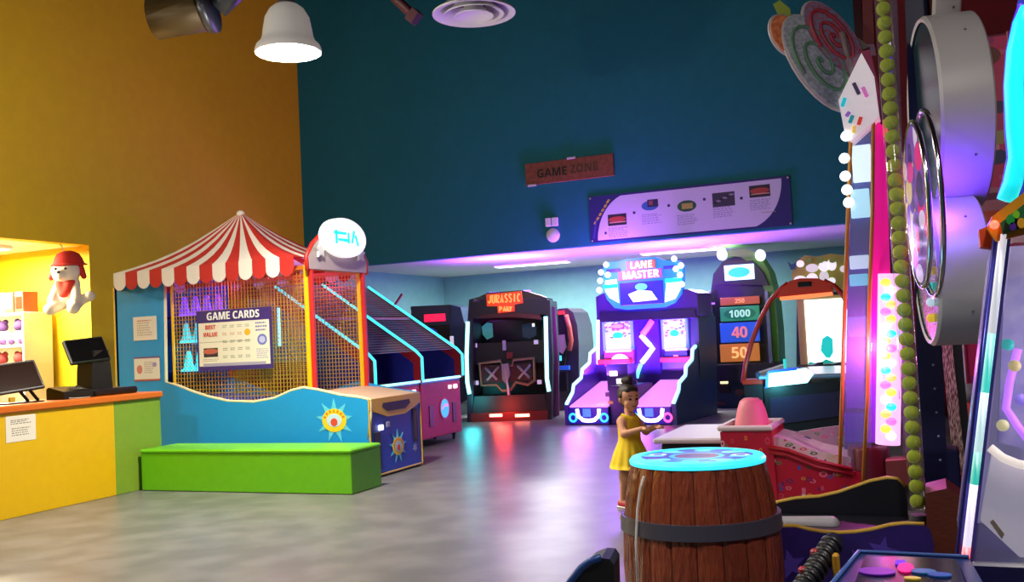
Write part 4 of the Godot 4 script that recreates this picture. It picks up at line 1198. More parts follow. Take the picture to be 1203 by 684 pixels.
# ================================================================ wheel, lawn game, air table
func right_back_games() -> void:
	var t := thing("number_wheel_game", "dark arched wheel game with green side and stacked number panels", "arcade game", Vector3(-3.12, 0, -18.0))
	fp(t, "green_arch", [[846, 300], [858, 294], [875, 292], [890, 298], [903, 318], [910, 345], [914, 385], [916, 432], [908, 434], [905, 390], [900, 345], [886, 312], [870, 302]], -0.15, 0.8, mt("6cc832", 0.4))
	fp(t, "cabinet_body", [[838, 322], [850, 306], [868, 300], [884, 306], [897, 325], [904, 350], [906, 434], [834, 436], [834, 350]], -0.2, 0.8, mt("141a1c", 0.35))
	fp(t, "header", [[838, 334], [842, 318], [853, 308], [884, 306], [896, 320], [903, 335]], 0.0, 0.2, mt("0e1412", 0.35))
	for p in [[848, 299], [893, 300]]:
		fo(t, "top_lamp", p[0], p[1], 6, 7, -0.1, 0.08, em("f0fff0", 1.1))
	fb(t, "header_display", 851, 311, 886, 329, 0.02, 0.03, em("c8fff8", 1.3))
	fo(t, "display_ring", 868, 320, 13, 6, 0.03, 0.015, em("20c8c8", 1.0))
	for i in 4:
		var hex: String = ["b0602a", "2f9a58", "2c62c0", "c07a2a"][i]
		var y0: float = [349, 360, 379, 404][i]
		var y1: float = [358, 377, 402, 425][i]
		fb(t, "number_panel", 846, y0, 892, y1, -0.05 + 0.05 * i, 0.06, em(hex, 0.55))
		var q := flat(t, [[869, (y0 + y1) / 2]], -0.04 + 0.05 * i)
		if i == 1:
			fo(t, "panel_oval", 869, (y0 + y1) / 2, 19, 7, -0.045 + 0.05 * i, 0.01, em("1c7a48", 0.5))
		a(t, "panel_number", txt(["250", "1000", "40", "50"][i], [0.08, 0.13, 0.2, 0.2][i], 0.01), em(["e8a060", "b0f0c0", "e07a70", "f0c070"][i], 0.9), Vector3(q[0].x, q[0].y, -0.03 + 0.05 * i))
	for x in [[834, 838], [901, 905]]:
		fb(t, "side_rail", x[0], 342, x[1], 432, 0.1, 0.2, mt("8a94a0", 0.25, 0.6))
	fp(t, "control_deck", [[824, 430], [914, 426], [914, 440], [908, 446], [832, 449], [824, 443]], 0.35, 0.7, mt("1a1420", 0.4))
	fp(t, "lower_cabinet", [[832, 446], [908, 443], [908, 488], [832, 491]], 0.1, 0.8, mt("122a4a", 0.4), true)
	fb(t, "coin_light", 846, 446, 855, 451, 0.13, 0.03, em("ffe0a0", 1.8))
	fb(t, "coin_door", 844, 452, 858, 462, 0.12, 0.03, mt("2a1418", 0.4))
	fo(t, "ticket_badge", 869, 461, 6, 4, 0.12, 0.02, mt("6a3a3a", 0.5))
	fb(t, "ticket_tray", 842, 472, 852, 476, 0.13, 0.04, mt("5a2030", 0.5))

	var p := thing("lawn_game", "shooting game with mossy lettered marquee and bright white screen", "arcade game", Vector3(-1.75, 0, -17.6))
	fp(p, "cabinet_body", [[936, 345], [1004, 342], [1004, 488], [936, 490]], -0.3, 0.8, mt("123038", 0.4), true)
	fp(p, "marquee_board", [[930, 322], [934, 308], [946, 300], [960, 302], [975, 298], [992, 300], [1002, 306], [1002, 340], [932, 345]], -0.05, 0.15, mt("9c9a2a", 0.6))
	for i in 9:
		fo(p, "marquee_blossom", 940 + (i % 5) * 12 + (i * 7) % 5, 310 + (i / 5) * 15 + (i * 5) % 7, 4.5 + (i * 3) % 4, 4.0 + (i * 5) % 4, 0.0, 0.06, em(["f0f0e0", "c8c8b0", "e8f0d8"][i % 3], 0.7))
	for i in 4:
		fo(p, "marquee_leaf", 950 + i * 14, 306, 4, 3, 0.02, 0.04, mt("7fa828", 0.6))
	fp(p, "small_leaf", [[925, 307], [930, 311], [936, 308], [934, 316], [929, 317]], 0.0, 0.05, mt("1f5a4a", 0.6))
	fb(p, "screen_frame", 938, 347, 1004, 433, -0.25, 0.05, mt("c8b060", 0.5))
	fb(p, "screen", 947, 351, 1004, 429, -0.22, 0.05, em("ffffff", 1.6))
	fp(p, "screen_figure", [[966, 398], [972, 394], [978, 398], [979, 414], [975, 421], [970, 420], [964, 412]], -0.2, 0.015, em("18c0b0", 0.9))
	fp(p, "screen_plant", [[948, 430], [951, 425], [962, 428], [970, 422], [990, 429]], -0.2, 0.015, em("18a890", 0.7))
	fp(p, "control_deck", [[936, 430], [1006, 426], [1006, 440], [936, 444]], 0.2, 0.5, mt("101418", 0.4))
	for x in [958, 980]:
		ft(p, "gun", [[x - 6, 434], [x + 2, 428], [x + 9, 427]], 0.1, 0.03, mt("1a3a3a", 0.4))

	var h := thing("air_hockey_table", "dark air table with tall red arch and glowing cyan end light", "air hockey table", Vector3(-1.5, 0, -13.6))
	fp(h, "table_body", [[897, 455], [1008, 446], [1008, 516], [903, 520]], 0.6, 2.2, mt("15131c", 0.35), true)
	fp(h, "table_skirt", [[905, 468], [1008, 458], [1008, 486], [905, 500]], 0.62, 0.03, mt("2c2140", 0.3))
	var tp := flat(h, [[892, 447], [1012, 438]], 0.55)
	a(h, "playing_surface", bx(tp[1].x - tp[0].x, 0.05, 2.3, 0.015), mt("8a90b0", 0.2), Vector3((tp[0].x + tp[1].x) / 2, 0.8, -0.5))
	for x in [tp[0].x, tp[1].x]:
		a(h, "rail", bx(0.06, 0.09, 2.3, 0.015), mt("35324a", 0.3), Vector3(x, 0.83, -0.5))
	fp(h, "end_light", [[902, 437], [946, 433], [955, 440], [948, 450], [902, 455]], 0.72, 0.1, em("b8fcff", 2.6))
	fp(h, "end_light_rim", [[900, 441], [903, 436], [936, 432], [936, 435], [903, 439], [902, 456], [899, 456]], 0.74, 0.12, em("2040e0", 0.8))
	var red := mt("c8261c", 0.35)
	ft(h, "arch_tube", [[873, 450], [876, 428], [883, 402], [893, 376], [905, 353], [917, 340], [926, 333]], 0.5, 0.032, red)
	ft(h, "arch_tube", [[968, 330], [980, 336], [990, 346], [999, 365], [1006, 395], [1010, 425], [1011, 452]], 0.5, 0.032, red)
	fp(h, "score_board", [[912, 350], [917, 340], [928, 330], [940, 327], [960, 327], [975, 332], [979, 345], [945, 348]], 0.53, 0.12, mt("d8301c", 0.4))
	fb(h, "score_display", 937, 331, 953, 337, 0.545, 0.02, mt("120a0a", 0.2))
	fp(h, "score_lower_edge", [[916, 349], [946, 346], [978, 343], [978, 347], [946, 351], [916, 353]], 0.54, 0.1, em("ff8a50", 0.9))
	fb(h, "arch_foot", 872, 446, 896, 452, 0.54, 0.3, red)
	fp(h, "arch_leg_box", [[874, 452], [896, 451], [897, 474], [876, 476]], 0.5, 0.3, mt("161020", 0.4))
	for x in [0.9]:
		a(h, "goal_fin", tube([Vector3(-0.3, 0.86, 0.3), Vector3(-0.3, 1.02, 0.3)], 0.02, 8), em("30d0c0", 0.8))
	omni(h, Vector3(-0.45, 0.75, 1.0), "60f0ff", 0.5, 0.15)

# ================================================================ candy tower game
func candy_print(hex: String, seed_: int, w := 256, h := 256) -> Image:
	rng.seed = seed_
	var im := img(w, h, hex)
	for i in 46:
		var col: String = ["e87a9a", "3a9a50", "e8a040", "2a6a48", "d84a6a", "f0c8d8", "6a2a70", "3a58b8"][i % 8]
		var x := rng.randf() * w
		var y := rng.randf() * h
		var s := rng.randf_range(4, 12)
		if i % 3 == 0:
			rc(im, x, y, s, s * 2, col)
		else:
			circ(im, x, y, s, s, col)
			circ(im, x, y, s * 0.5, s * 0.5, hex)
	return im

func candy_game() -> void:
	var t := thing("candy_tower_game", "tall red candy themed drop game with lollipop topped lit tower", "arcade game", Vector3(-0.95, 0, -6.6))
	var redp := printed(candy_print("c41a38", 41), 0.35)
	var trim := mt("c9862a", 0.4)
	# front bin with white rim and pink gumdrop
	fp(t, "front_bin", [[846, 508], [906, 503], [914, 592], [852, 598]], 0.0, 0.55, redp, true)
	var rim := flat(t, [[842, 508], [908, 502]], 0.03)
	var rw := rim[1].x - rim[0].x
	for k in [[0.0, 0.0, rw, 0.05], [0.0, -0.5, rw, 0.05]]:
		a(t, "rim", bx(k[2], 0.035, k[3], 0.01), mt("e9dcd8", 0.4), Vector3((rim[0].x + rim[1].x) / 2, 0.8, k[1] + 0.0))
	for x in [rim[0].x + 0.025, rim[1].x - 0.025]:
		a(t, "rim", bx(0.05, 0.035, 0.54, 0.01), mt("e9dcd8", 0.4), Vector3(x, 0.8, -0.25))
	a(t, "bin_floor", bx(rw - 0.06, 0.02, 0.46, 0.0), mt("8e1424", 0.4), Vector3((rim[0].x + rim[1].x) / 2, 0.78, -0.25))
	var gd := flat(t, [[884, 503]], -0.2)
	a(t, "gumdrop", lathe([[0.0, 0.2], [0.05, 0.195], [0.075, 0.175], [0.095, 0.12], [0.115, 0.03], [0.12, 0.0], [0.0, 0.0]], 28), mt("f0869a", 0.5), Vector3(gd[0].x, 0.79, -0.2))
	# long body sloping to the tower
	fp(t, "side_body", [[905, 528], [925, 531], [960, 545], [995, 553], [1012, 556], [1012, 600], [908, 600]], -0.02, 0.6, redp, true)
	fp(t, "playfield", [[904, 512], [925, 517], [960, 530], [1000, 538], [1000, 551], [962, 543], [925, 529], [904, 526]], -0.06, 0.5, printed(candy_print("d8d0c8", 43), 0.4))
	fp(t, "playfield_wall", [[924, 511], [940, 507], [965, 503], [990, 500], [1004, 520], [1000, 538], [960, 531], [926, 518]], -0.5, 0.04, printed(candy_print("a8a098", 44), 0.5))
	for s in [[[902, 525], [925, 529], [960, 542], [1002, 552]], [[904, 531], [925, 535], [960, 549], [1002, 558]]]:
		ft(t, "rail", s, 0.0, 0.014, mt("a81428", 0.35))
	fo(t, "ball_badge", 946, 519, 8, 6, -0.45, 0.02, mt("2a5a8a", 0.4))
	# clear tower
	fp(t, "tower_glass", [[1001, 150], [1024, 125], [1024, 560], [990, 556], [994, 330]], -0.05, 0.01, glass("b8d8f0", 0.16))
	fp(t, "tower_back", [[1003, 170], [1024, 150], [1026, 330], [1024, 545], [992, 530], [996, 330]], -0.4, 0.03, mt("4a50b0", 0.3))
	for k in [[1001, 1024, 170, 214, "d8f2ff", 1.3], [999, 1022, 222, 256, "a8e4f8", 1.1], [998, 1021, 300, 316, "c0e4f8", 0.8], [998, 1020, 322, 336, "60d0e8", 0.7], [996, 1019, 372, 396, "5a78c8", 0.35], [994, 1018, 446, 480, "4a28b0", 0.4], [992, 1018, 486, 520, "3a22a0", 0.35]]:
		fb(t, "tower_panel", k[0], k[2], k[1], k[3], -0.36, 0.02, em(k[4], k[5]))
	ft(t, "tower_edge", [[1000, 150], [996, 250], [993, 340], [990, 440], [986, 560]], -0.02, 0.012, trim)
	ft(t, "tower_edge", [[1026, 128], [1025, 250], [1021, 360], [1019, 470], [1014, 565]], -0.02, 0.012, trim)
	fp(t, "pink_panel", [[1028, 140], [1040, 150], [1046, 330], [1032, 405], [1020, 405], [1022, 330]], -0.1, 0.03, em("e0148a", 0.55))
	fp(t, "purple_panel", [[1020, 405], [1032, 400], [1034, 520], [1016, 520]], -0.12, 0.03, em("7a30c0", 0.35))
	# lit tube full of coloured sweets
	var lt := flat(t, [[1046, 322], [1043, 522]], -0.1)
	a(t, "sweet_tube", tube([Vector3(lt[0].x, lt[0].y, -0.1), Vector3(lt[1].x, lt[1].y, -0.1)], 0.075, 16), em("ffb8f6", 1.2, "f0b0f0"))
	for i in 22:
		var yy := 332.0 + i * 8.6
		var col: String = ["ffd84a", "2ad8e8", "ff70c8", "fff0d0", "ffc060"][(i * 3) % 5]
		var q := flat(t, [[1043.5 + (3.5 if i % 2 else -3.0), yy]], -0.03)
		a(t, "sweet", ball(0.034, 10, 0.8), em(col, 1.4), Vector3(q[0].x, q[0].y, -0.02))
	fb(t, "cyan_block", 1051, 383, 1057, 402, -0.05, 0.05, em("10d8d8", 0.9))
	fp(t, "tower_side", [[1046, 0], [1054, 0], [1066, 330], [1074, 600], [1062, 600], [1056, 330]], -0.02, 0.3, glass("a090b0", 0.3))
	for k in [[1043, 60, 1048, 85, "2a2ad0"], [1042, 45, 1047, 62, "c8c8d0"], [1037, 140, 1043, 160, "ff5a6a"], [1050, 420, 1056, 470, "c89ad0"]]:
		fb(t, "edge_lamp", k[0], k[1], k[2], k[3], -0.06, 0.02, em(k[4], 0.7))
	# marquee with bulbs and lettering
	fp(t, "marquee", [[985, 118], [1012, 62], [1027, 90], [1033, 136], [1000, 166], [993, 160]], 0.05, 0.2, em("f0e4ea", 0.35))
	fp(t, "marquee_edge", [[1012, 60], [1022, 58], [1034, 110], [1034, 140], [1028, 110]], 0.03, 0.25, mt("a0245a", 0.4))
	for k in [[991, 120, 10, "20c8d8", 70], [1000, 140, 9, "208a90", 65], [1010, 142, 9, "c83a2a", 70], [1006, 104, 14, "3a2a4a", -70], [1016, 108, 12, "c86ab0", -72], [1003, 152, 8, "e8c060", 80], [996, 134, 6, "8a5ab0", 50]]:
		var q := flat(t, [[k[0], k[1]]], 0.06)
		a(t, "marquee_letter", bx(0.006 * k[2], 0.024, 0.012, 0.004), em(k[3], 0.5), Vector3(q[0].x, q[0].y, 0.058), Vector3(0, 0, k[4]))
	for p in [[994, 160], [992, 186], [993, 207], [995, 223], [997, 238]]:
		var q := flat(t, [[p[0], p[1]]], 0.06)
		a(t, "bulb", ball(0.034, 12), em("f4ffff", 2.0), Vector3(q[0].x, q[0].y, 0.06))
	fp(t, "tower_cap", [[1013, 0], [1025, 0], [1027, 52], [1014, 52]], -0.2, 0.3, mt("70161c", 0.5))
	# lollipops and discs above
	for k in [[923, 42, 0.14, 0.085, 27, "c8501c", "e88a4a"], [963, 72, 0.36, 0.16, 31, "8a8f98", "b8bcc8"], [977, 42, 0.28, 0.12, 33, "6f7fa0", "a83a50"]]:
		var q := flat(t, [[k[0], k[1]]], 0.1)
		var d := a(t, "lollipop_disc", pr(oval(k[3], k[2], 32), -0.03, 0.03), noisy(k[5], k[6], 0.02, 3.0, 0.35, 51), Vector3(q[0].x, q[0].y, 0.1 - 0.07 * (k[0] - 923) / 50.0), Vector3(0, 22, k[4]))
		a(d, "disc_rim", tube(ring3(k[3], k[2], 0.0), 0.016, 8, true), mt("b0a8b0", 0.35))
		if k[2] > 0.2:
			a(d, "disc_swirl", tube(spiral(k[3] * 0.85, k[2] * 0.85, 0.034), 0.012, 6), mt("a8283c" if k[0] > 970 else "5a8a68", 0.4))
	var fl := flat(t, [[1000, 90], [990, 40], [945, 20]], 0.0)
	a(t, "lollipop_stem", tube([Vector3(fl[0].x, fl[0].y, 0.0), Vector3(fl[1].x, fl[1].y, 0.05)], 0.02, 8), mt("8a7a78", 0.4))
	fp(t, "green_frond", [[908, 5], [916, 0], [928, 10], [930, 22], [920, 16], [915, 20]], 0.08, 0.02, mt("8a9a2a", 0.5))
	fp(t, "crest", [[985, 25], [1000, 38], [1022, 55], [1005, 62], [996, 55]], -0.02, 0.08, mt("6a5450", 0.5))
	# foot: dark drum and pink step
	var q2 := flat(t, [[1020, 548]], -0.05)
	a(t, "foot_drum", lathe([[0.0, 0.12], [0.12, 0.12], [0.13, 0.1], [0.13, -0.5], [0.0, -0.5]], 24), mt("5a1420", 0.35), Vector3(q2[0].x, q2[0].y, -0.15))
	fp(t, "step_block", [[1040, 542], [1068, 540], [1070, 570], [1042, 572]], 0.06, 0.2, mt("9a4a4a", 0.5))
	fp(t, "tower_base", [[995, 560], [1075, 562], [1075, 600], [995, 600]], -0.1, 0.6, mt("3a0f1c", 0.5), true)
	omni(t, Vector3(0.6, 1.3, 0.1), "ff60e0", 0.4, 0.03)

func ring3(rx: float, ry: float, z: float, n := 28) -> Array:
	var o := []
	for i in n:
		o.append(Vector3(cos(TAU * i / n) * rx, sin(TAU * i / n) * ry, z))
	return o
func spiral(rx: float, ry: float, z: float) -> Array:
	var o := []
	for i in 50:
		var u := i / 49.0
		o.append(Vector3(cos(TAU * 2.5 * u) * rx * u, sin(TAU * 2.5 * u) * ry * u, z))
	return o

# ================================================================ white table and child
func white_table_and_child() -> void:
	var w := thing("white_lid_cabinet", "low dark cabinet with a white flat lid beside the child", "cabinet", Vector3(-1.7, 0, -7.65))
	a(w, "lid", bx(0.52, 0.04, 1.05, 0.012), mt("d8d0d8", 0.4), Vector3(0, 0.655, 0), Vector3(0, 0, 0))
	a(w, "body", bx(0.46, 0.61, 0.95, 0.01), mt("1a1620", 0.5), Vector3(0.02, 0.325, 0))
	a(w, "foot_rail", bx(0.42, 0.02, 0.9, 0.0), mt("0c0a10", 0.6), Vector3(0.02, 0.01, 0))

	var at := Vector3(-2.4, 0, -8.0)
	var t := thing("person", "small child in a sleeveless yellow dress with hair in bun", "person", at, 62.0)
	var skin := mt("c88f6c", 0.6)
	skin.subsurf_scatter_enabled = true
	skin.subsurf_scatter_strength = 0.1
	var bones := [
		[Vector3(0, 0.46, 0), Vector3(0, 0.56, 0), 0.085, 0.075], [Vector3(0, 0.56, 0), Vector3(0, 0.69, 0.005), 0.075, 0.08],
		[Vector3(-0.06, 0.72, 0), Vector3(0.06, 0.72, 0), 0.055, 0.055], [Vector3(0, 0.74, 0), Vector3(0, 0.83, 0.01), 0.036, 0.032],
		[Vector3(0.05, 0.45, 0), Vector3(0.055, 0.26, 0.015), 0.07, 0.045], [Vector3(0.055, 0.26, 0.015), Vector3(0.055, 0.07, -0.01), 0.045, 0.027],
		[Vector3(-0.05, 0.45, 0), Vector3(-0.06, 0.26, -0.02), 0.07, 0.045], [Vector3(-0.06, 0.26, -0.02), Vector3(-0.06, 0.07, -0.06), 0.045, 0.027],
		[Vector3(0.055, 0.035, -0.02), Vector3(0.06, 0.026, 0.085), 0.03, 0.024], [Vector3(-0.06, 0.035, -0.07), Vector3(-0.065, 0.026, 0.035), 0.03, 0.024],
		[Vector3(0.09, 0.725, 0), Vector3(0.13, 0.63, 0.07), 0.036, 0.03], [Vector3(0.13, 0.63, 0.07), Vector3(0.085, 0.68, 0.235), 0.03, 0.021],
		[Vector3(-0.09, 0.725, 0), Vector3(-0.13, 0.63, 0.07), 0.036, 0.03], [Vector3(-0.13, 0.63, 0.07), Vector3(-0.085, 0.68, 0.235), 0.03, 0.021]]
	var st := SurfaceTool.new()
	st.begin(Mesh.PRIMITIVE_TRIANGLES)
	st.append_from(body(bones, 0.012, 0.025), 0, Transform3D.IDENTITY)
	# head with face, its own finer grid; turned toward the camera's side
	var hb := Basis(Vector3.UP, deg_to_rad(-18)) * Basis(Vector3.RIGHT, deg_to_rad(6))
	var head := [[Vector3(0, 0.02, -0.01), Vector3(0, 0.03, 0.0), 0.083, 0.083], [Vector3(0, -0.035, 0.03), Vector3(0, -0.04, 0.035), 0.056, 0.054], [Vector3(-0.03, -0.03, 0.045), Vector3(0.03, -0.03, 0.045), 0.032, 0.032],
		[Vector3(0, 0.0, 0.082), Vector3(0, -0.018, 0.092), 0.008, 0.012], [Vector3(-0.014, -0.05, 0.082), Vector3(0.014, -0.05, 0.082), 0.008, 0.008], [Vector3(0, -0.078, 0.055), Vector3(0, -0.08, 0.058), 0.018, 0.018],
		[Vector3(0.08, 0.0, -0.005), Vector3(0.083, -0.02, -0.005), 0.016, 0.011], [Vector3(-0.08, 0.0, -0.005), Vector3(-0.083, -0.02, -0.005), 0.016, 0.011], [Vector3(0, -0.06, -0.01), Vector3(0, -0.11, -0.02), 0.036, 0.034]]
	var ht := Transform3D(hb, Vector3(0, 0.915, 0.02))
	st.append_from(body(head, 0.005, 0.014), 0, ht)
	# hands: palm, four unequal bent fingers, thumb on the inner side
	for s in [1, -1]:
		var o := Vector3(0.085 * s, 0.68, 0.235)
		var hand := [[Vector3(0, 0, 0), Vector3(0, 0.0, 0.035), 0.016, 0.018]]
		for i in 4:
			var fx := (i - 1.5) * 0.0115
			var l: float = [0.026, 0.032, 0.03, 0.023][i]
			hand.append([Vector3(fx, 0.002, 0.04), Vector3(fx * 1.2, 0.004, 0.04 + l * 0.55), 0.007, 0.0065])
			hand.append([Vector3(fx * 1.2, 0.004, 0.04 + l * 0.55), Vector3(fx * 1.25, -0.006, 0.04 + l), 0.0065, 0.0055])
		hand.append([Vector3(-0.014 * s, -0.002, 0.012), Vector3(-0.03 * s, -0.004, 0.034), 0.008, 0.0065])
		hand.append([Vector3(-0.03 * s, -0.004, 0.034), Vector3(-0.031 * s, -0.006, 0.05), 0.0065, 0.0055])
		st.append_from(body(hand, 0.0032, 0.005), 0, Transform3D(Basis(Vector3.RIGHT, deg_to_rad(4)), o))
	var sk := a(t, "body", st.commit(), skin)
	for s in [-1, 1]:
		a(sk, "eye", ball(0.0115, 10), mt("1a100c", 0.15), ht * Vector3(0.03 * s, 0.008, 0.077))
		a(sk, "eyebrow", tube([ht * Vector3(0.018 * s, 0.034, 0.082), ht * Vector3(0.032 * s, 0.038, 0.079), ht * Vector3(0.045 * s, 0.033, 0.071)], 0.003, 6), mt("1c120e", 0.8))
	a(sk, "mouth", tube([ht * Vector3(-0.02, -0.049, 0.089), ht * Vector3(0, -0.053, 0.094), ht * Vector3(0.02, -0.049, 0.089)], 0.004, 6), mt("7a3a34", 0.5))
	# hair: cap, side locks and top bun
	var hair := [[Vector3(0, 0.045, -0.025), Vector3(0, 0.04, -0.03), 0.088, 0.088], [Vector3(0, 0.0, -0.045), Vector3(0, -0.03, -0.05), 0.07, 0.055], [Vector3(0.07, 0.03, 0.0), Vector3(0.075, -0.02, -0.015), 0.024, 0.014], [Vector3(-0.07, 0.03, 0.0), Vector3(-0.075, -0.02, -0.015), 0.024, 0.014], [Vector3(-0.03, 0.082, 0.04), Vector3(0.03, 0.082, 0.04), 0.03, 0.03]]
	a(t, "hair", body(hair, 0.007, 0.02), noisy("1c110d", "2c1b14", 0.15, 6.0, 0.6, 61), ht.origin, Vector3(6, -18, 0))
	a(t, "hair_bun", body([[Vector3(0, 0.14, -0.035), Vector3(0.01, 0.15, -0.03), 0.042, 0.04], [Vector3(-0.02, 0.15, -0.05), Vector3(0.02, 0.16, -0.045), 0.03, 0.03]], 0.007, 0.012), noisy("1c110d", "2c1b14", 0.15, 6.0, 0.6, 61), ht.origin, Vector3(6, -18, 0))
	# dress: fitted bodice, flared pleated skirt
	var dm := noisy("ecca1c", "dcba14", 0.1, 5.0, 0.8, 62)
	var prof := [[0.778, 0.058, 0.05], [0.755, 0.1, 0.062], [0.7, 0.108, 0.088], [0.64, 0.1, 0.09], [0.585, 0.098, 0.092], [0.56, 0.1, 0.094], [0.5, 0.128, 0.122], [0.44, 0.15, 0.145], [0.38, 0.168, 0.165], [0.335, 0.178, 0.175], [0.333, 0.172, 0.169], [0.44, 0.144, 0.139], [0.54, 0.09, 0.085]]
	var ds := begin()
	ds.set_smooth_group(0)
	var seg := 64
	for i in prof.size() - 1:
		for k in seg:
			var q := []
			for e in [[i, k], [i, k + 1], [i + 1, k + 1], [i + 1, k]]:
				var pp: Array = prof[e[0]]
				var an: float = TAU * e[1] / seg
				var fold: float = 1.0 + maxf(0.0, (0.58 - pp[0]) / 0.24) * 0.055 * sin(an * 13.0)
				q.append(Vector3(cos(an) * pp[1] * fold, pp[0] + (0.012 * sin(an * 2.0 + PI / 2) if i == 0 and e[0] == 0 else 0.0), sin(an) * pp[2] * fold))
			var n: Vector3 = (q[0] + q[2]) * Vector3(1, 0, 1)
			quad(ds, q[0], q[1], q[2], q[3], n if i < 9 else -n)
	a(t, "dress", done(ds), dm)
	for s in [-1, 1]:
		a(t, "dress_strap", tube([Vector3(0.07 * s, 0.74, 0.05), Vector3(0.068 * s, 0.785, 0.0), Vector3(0.07 * s, 0.74, -0.05)], 0.014, 8), dm)
		var z: float = 0.0 if s > 0 else -0.05
		var shoe := a(t, "shoe", body([[Vector3(0.058 * s, 0.034, -0.03 + z), Vector3(0.062 * s, 0.026, 0.1 + z), 0.034, 0.03]], 0.008, 0.01), mt("b0283a", 0.5))
		a(shoe, "sole", bx(0.06, 0.012, 0.2, 0.005), mt("e8e0d8", 0.6), Vector3(0.06 * s, 0.006, 0.035 + z))

# ================================================================ barrel and ball ramp
func barrel_game() -> void:
	var t := thing("barrel_game", "brown plastic barrel with grey band and glowing cyan top", "barrel", Vector3(-1.0, 0, -4.36))
	var prof := [[0.3, 0.0], [0.325, 0.12], [0.345, 0.28], [0.352, 0.45], [0.345, 0.6], [0.33, 0.72], [0.31, 0.83], [0.297, 0.885]]
	var n := 20
	var st := begin()
	for s in 1:
		var half := PI / n * 0.97
		for i in prof.size() - 1:
			for k in 4:
				var q := []
				for e in [[i, k], [i, k + 1], [i + 1, k + 1], [i + 1, k]]:
					var an: float = -half + 2 * half * e[1] / 4.0
					var dip := 0.006 if e[1] == 0 or e[1] == 4 else 0.0
					var r: float = prof[e[0]][0] - dip
					q.append(Vector3(sin(an) * r, prof[e[0]][1], cos(an) * r))
				quad(st, q[0], q[1], q[2], q[3], Vector3(0, 0, 1))
	var stave := done(st)
	var woods := []
	for k in 3:
		var m := noisy(["74301f", "7c3522", "6c2c1c"][k], ["7e3c28", "84402a", "763824"][k], 0.03, 1.6, 0.22, 70 + k, Vector3(3, 0.5, 3)).duplicate()
		var hn := FastNoiseLite.new()
		hn.seed = 80 + k
		hn.frequency = 0.03
		var ht := NoiseTexture2D.new()
		ht.width = 256
		ht.height = 256
		ht.seamless = true
		ht.noise = hn
		m.heightmap_enabled = true
		m.heightmap_texture = ht
		m.heightmap_scale = 1.4
		woods.append(m)
	for k in n:
		a(t, "stave", stave, woods[k % 3], Vector3.ZERO, Vector3(0, 360.0 * k / n, 0))
	a(t, "inner_shell", lathe([[0.29, 0.0], [0.315, 0.12], [0.335, 0.28], [0.342, 0.45], [0.335, 0.6], [0.32, 0.72], [0.3, 0.83], [0.285, 0.885], [0.0, 0.885]], 40), mt("260f08", 0.6))
	a(t, "band", lathe([[0.338, 0.6], [0.357, 0.6], [0.352, 0.665], [0.333, 0.665]], 56), mt("4a4858", 0.35, 0.3))
	a(t, "band", lathe([[0.322, 0.14], [0.342, 0.14], [0.35, 0.21], [0.33, 0.21]], 56), mt("4a4858", 0.35, 0.3))
	a(t, "top_rim", lathe([[0.27, 0.885], [0.3, 0.885], [0.302, 0.9], [0.292, 0.912], [0.25, 0.914], [0.25, 0.9]], 56), em("38d8f4", 1.1))
	rng.seed = 91
	var im := img(256, 256, "1a70c8")
	for i in 16:
		var an := TAU * i / 16.0
		circ(im, 128 + cos(an) * 96, 128 + sin(an) * 96, 26, 22, ["28d0f0", "2038a8", "70e8ff", "3a1c8a"][i % 4])
	circ(im, 128, 128, 72, 66, "2a2a8a")
	circ(im, 128, 128, 60, 56, "20b8e0")
	circ(im, 128, 128, 48, 46, "7a1420")
	circ(im, 128, 128, 28, 26, "4a0c18")
	for s in [-1, 1]:
		circ(im, 128 + s * 92, 110, 20, 18, "e8f4ff")
		circ(im, 128 + s * 92, 110, 10, 10, "2a2a9a")
	a(t, "top_picture", pr(oval(0.262, 0.262, 40), -0.01, 0.01), printed(im, 0.35, 0.3), Vector3(0, 0.9, 0), Vector3(-90, 0, 0))
	var ca := []
	for p in flat(t, [[754, 561], [750, 575], [747, 600], [746, 640], [749, 690]], 0.31):
		ca.append(p)
	var cv := []
	for p in ca:
		var rr := 0.368
		for i in prof.size() - 1:
			if p.y <= prof[i + 1][1] and p.y >= prof[i][1]:
				rr = lerpf(prof[i][0], prof[i + 1][0], (p.y - prof[i][1]) / (prof[i + 1][1] - prof[i][1])) + 0.02
		var x := clampf(p.x, -rr, rr)
		cv.append(Vector3(x, p.y, sqrt(maxf(0.0004, rr * rr - x * x))))
	a(t, "white_cable", tube(cv, 0.006, 8), mt("c8c0c0", 0.4))
	a(t, "side_knob", ball(0.024, 12), mt("c8a888", 0.5), Vector3(-0.352, 0.63, 0.0))
	omni(t, Vector3(0, 1.05, 0), "40c8ff", 0.1, 0.2)

	var g := thing("ball_ramp_game", "low ramp game with purple star panel and yellow edged black side", "arcade game", Vector3(-0.46, 0, -5.08))
	var pur := noisy("2a1668", "24125c", 0.02, 1.0, 0.45, 95)
	var near := [[893, 627], [905, 622], [918, 620], [934, 620], [950, 624], [968, 627], [985, 628], [1005, 627], [1025, 624], [1045, 619], [1062, 617], [1086, 618], [1093, 624], [1097, 640], [1098, 700], [893, 700]]
	var np := flat(g, near, 0.25)
	np[14].y = 0.0
	np[15].y = 0.0
	a(g, "star_panel", pr(np, 0.22, 0.25), pur)
	var e1 := []
	for i in 12:
		e1.append(Vector3(np[i].x, np[i].y + 0.004, 0.235))
	a(g, "yellow_edge", tube(e1, 0.011, 8), mt("b8902a", 0.4))
	for k in [[929, 664, 0.075, 12], [1037, 648, 0.07, -14], [1008, 657, 0.05, 30]]:
		var q := flat(g, [[k[0], k[1]]], 0.252)
		a(g, "star", pr(star(5, k[2], k[2] * 0.42), 0, 0.004), mt("4a349a", 0.45), Vector3(q[0].x, q[0].y, 0.25), Vector3(0, 0, k[3]))
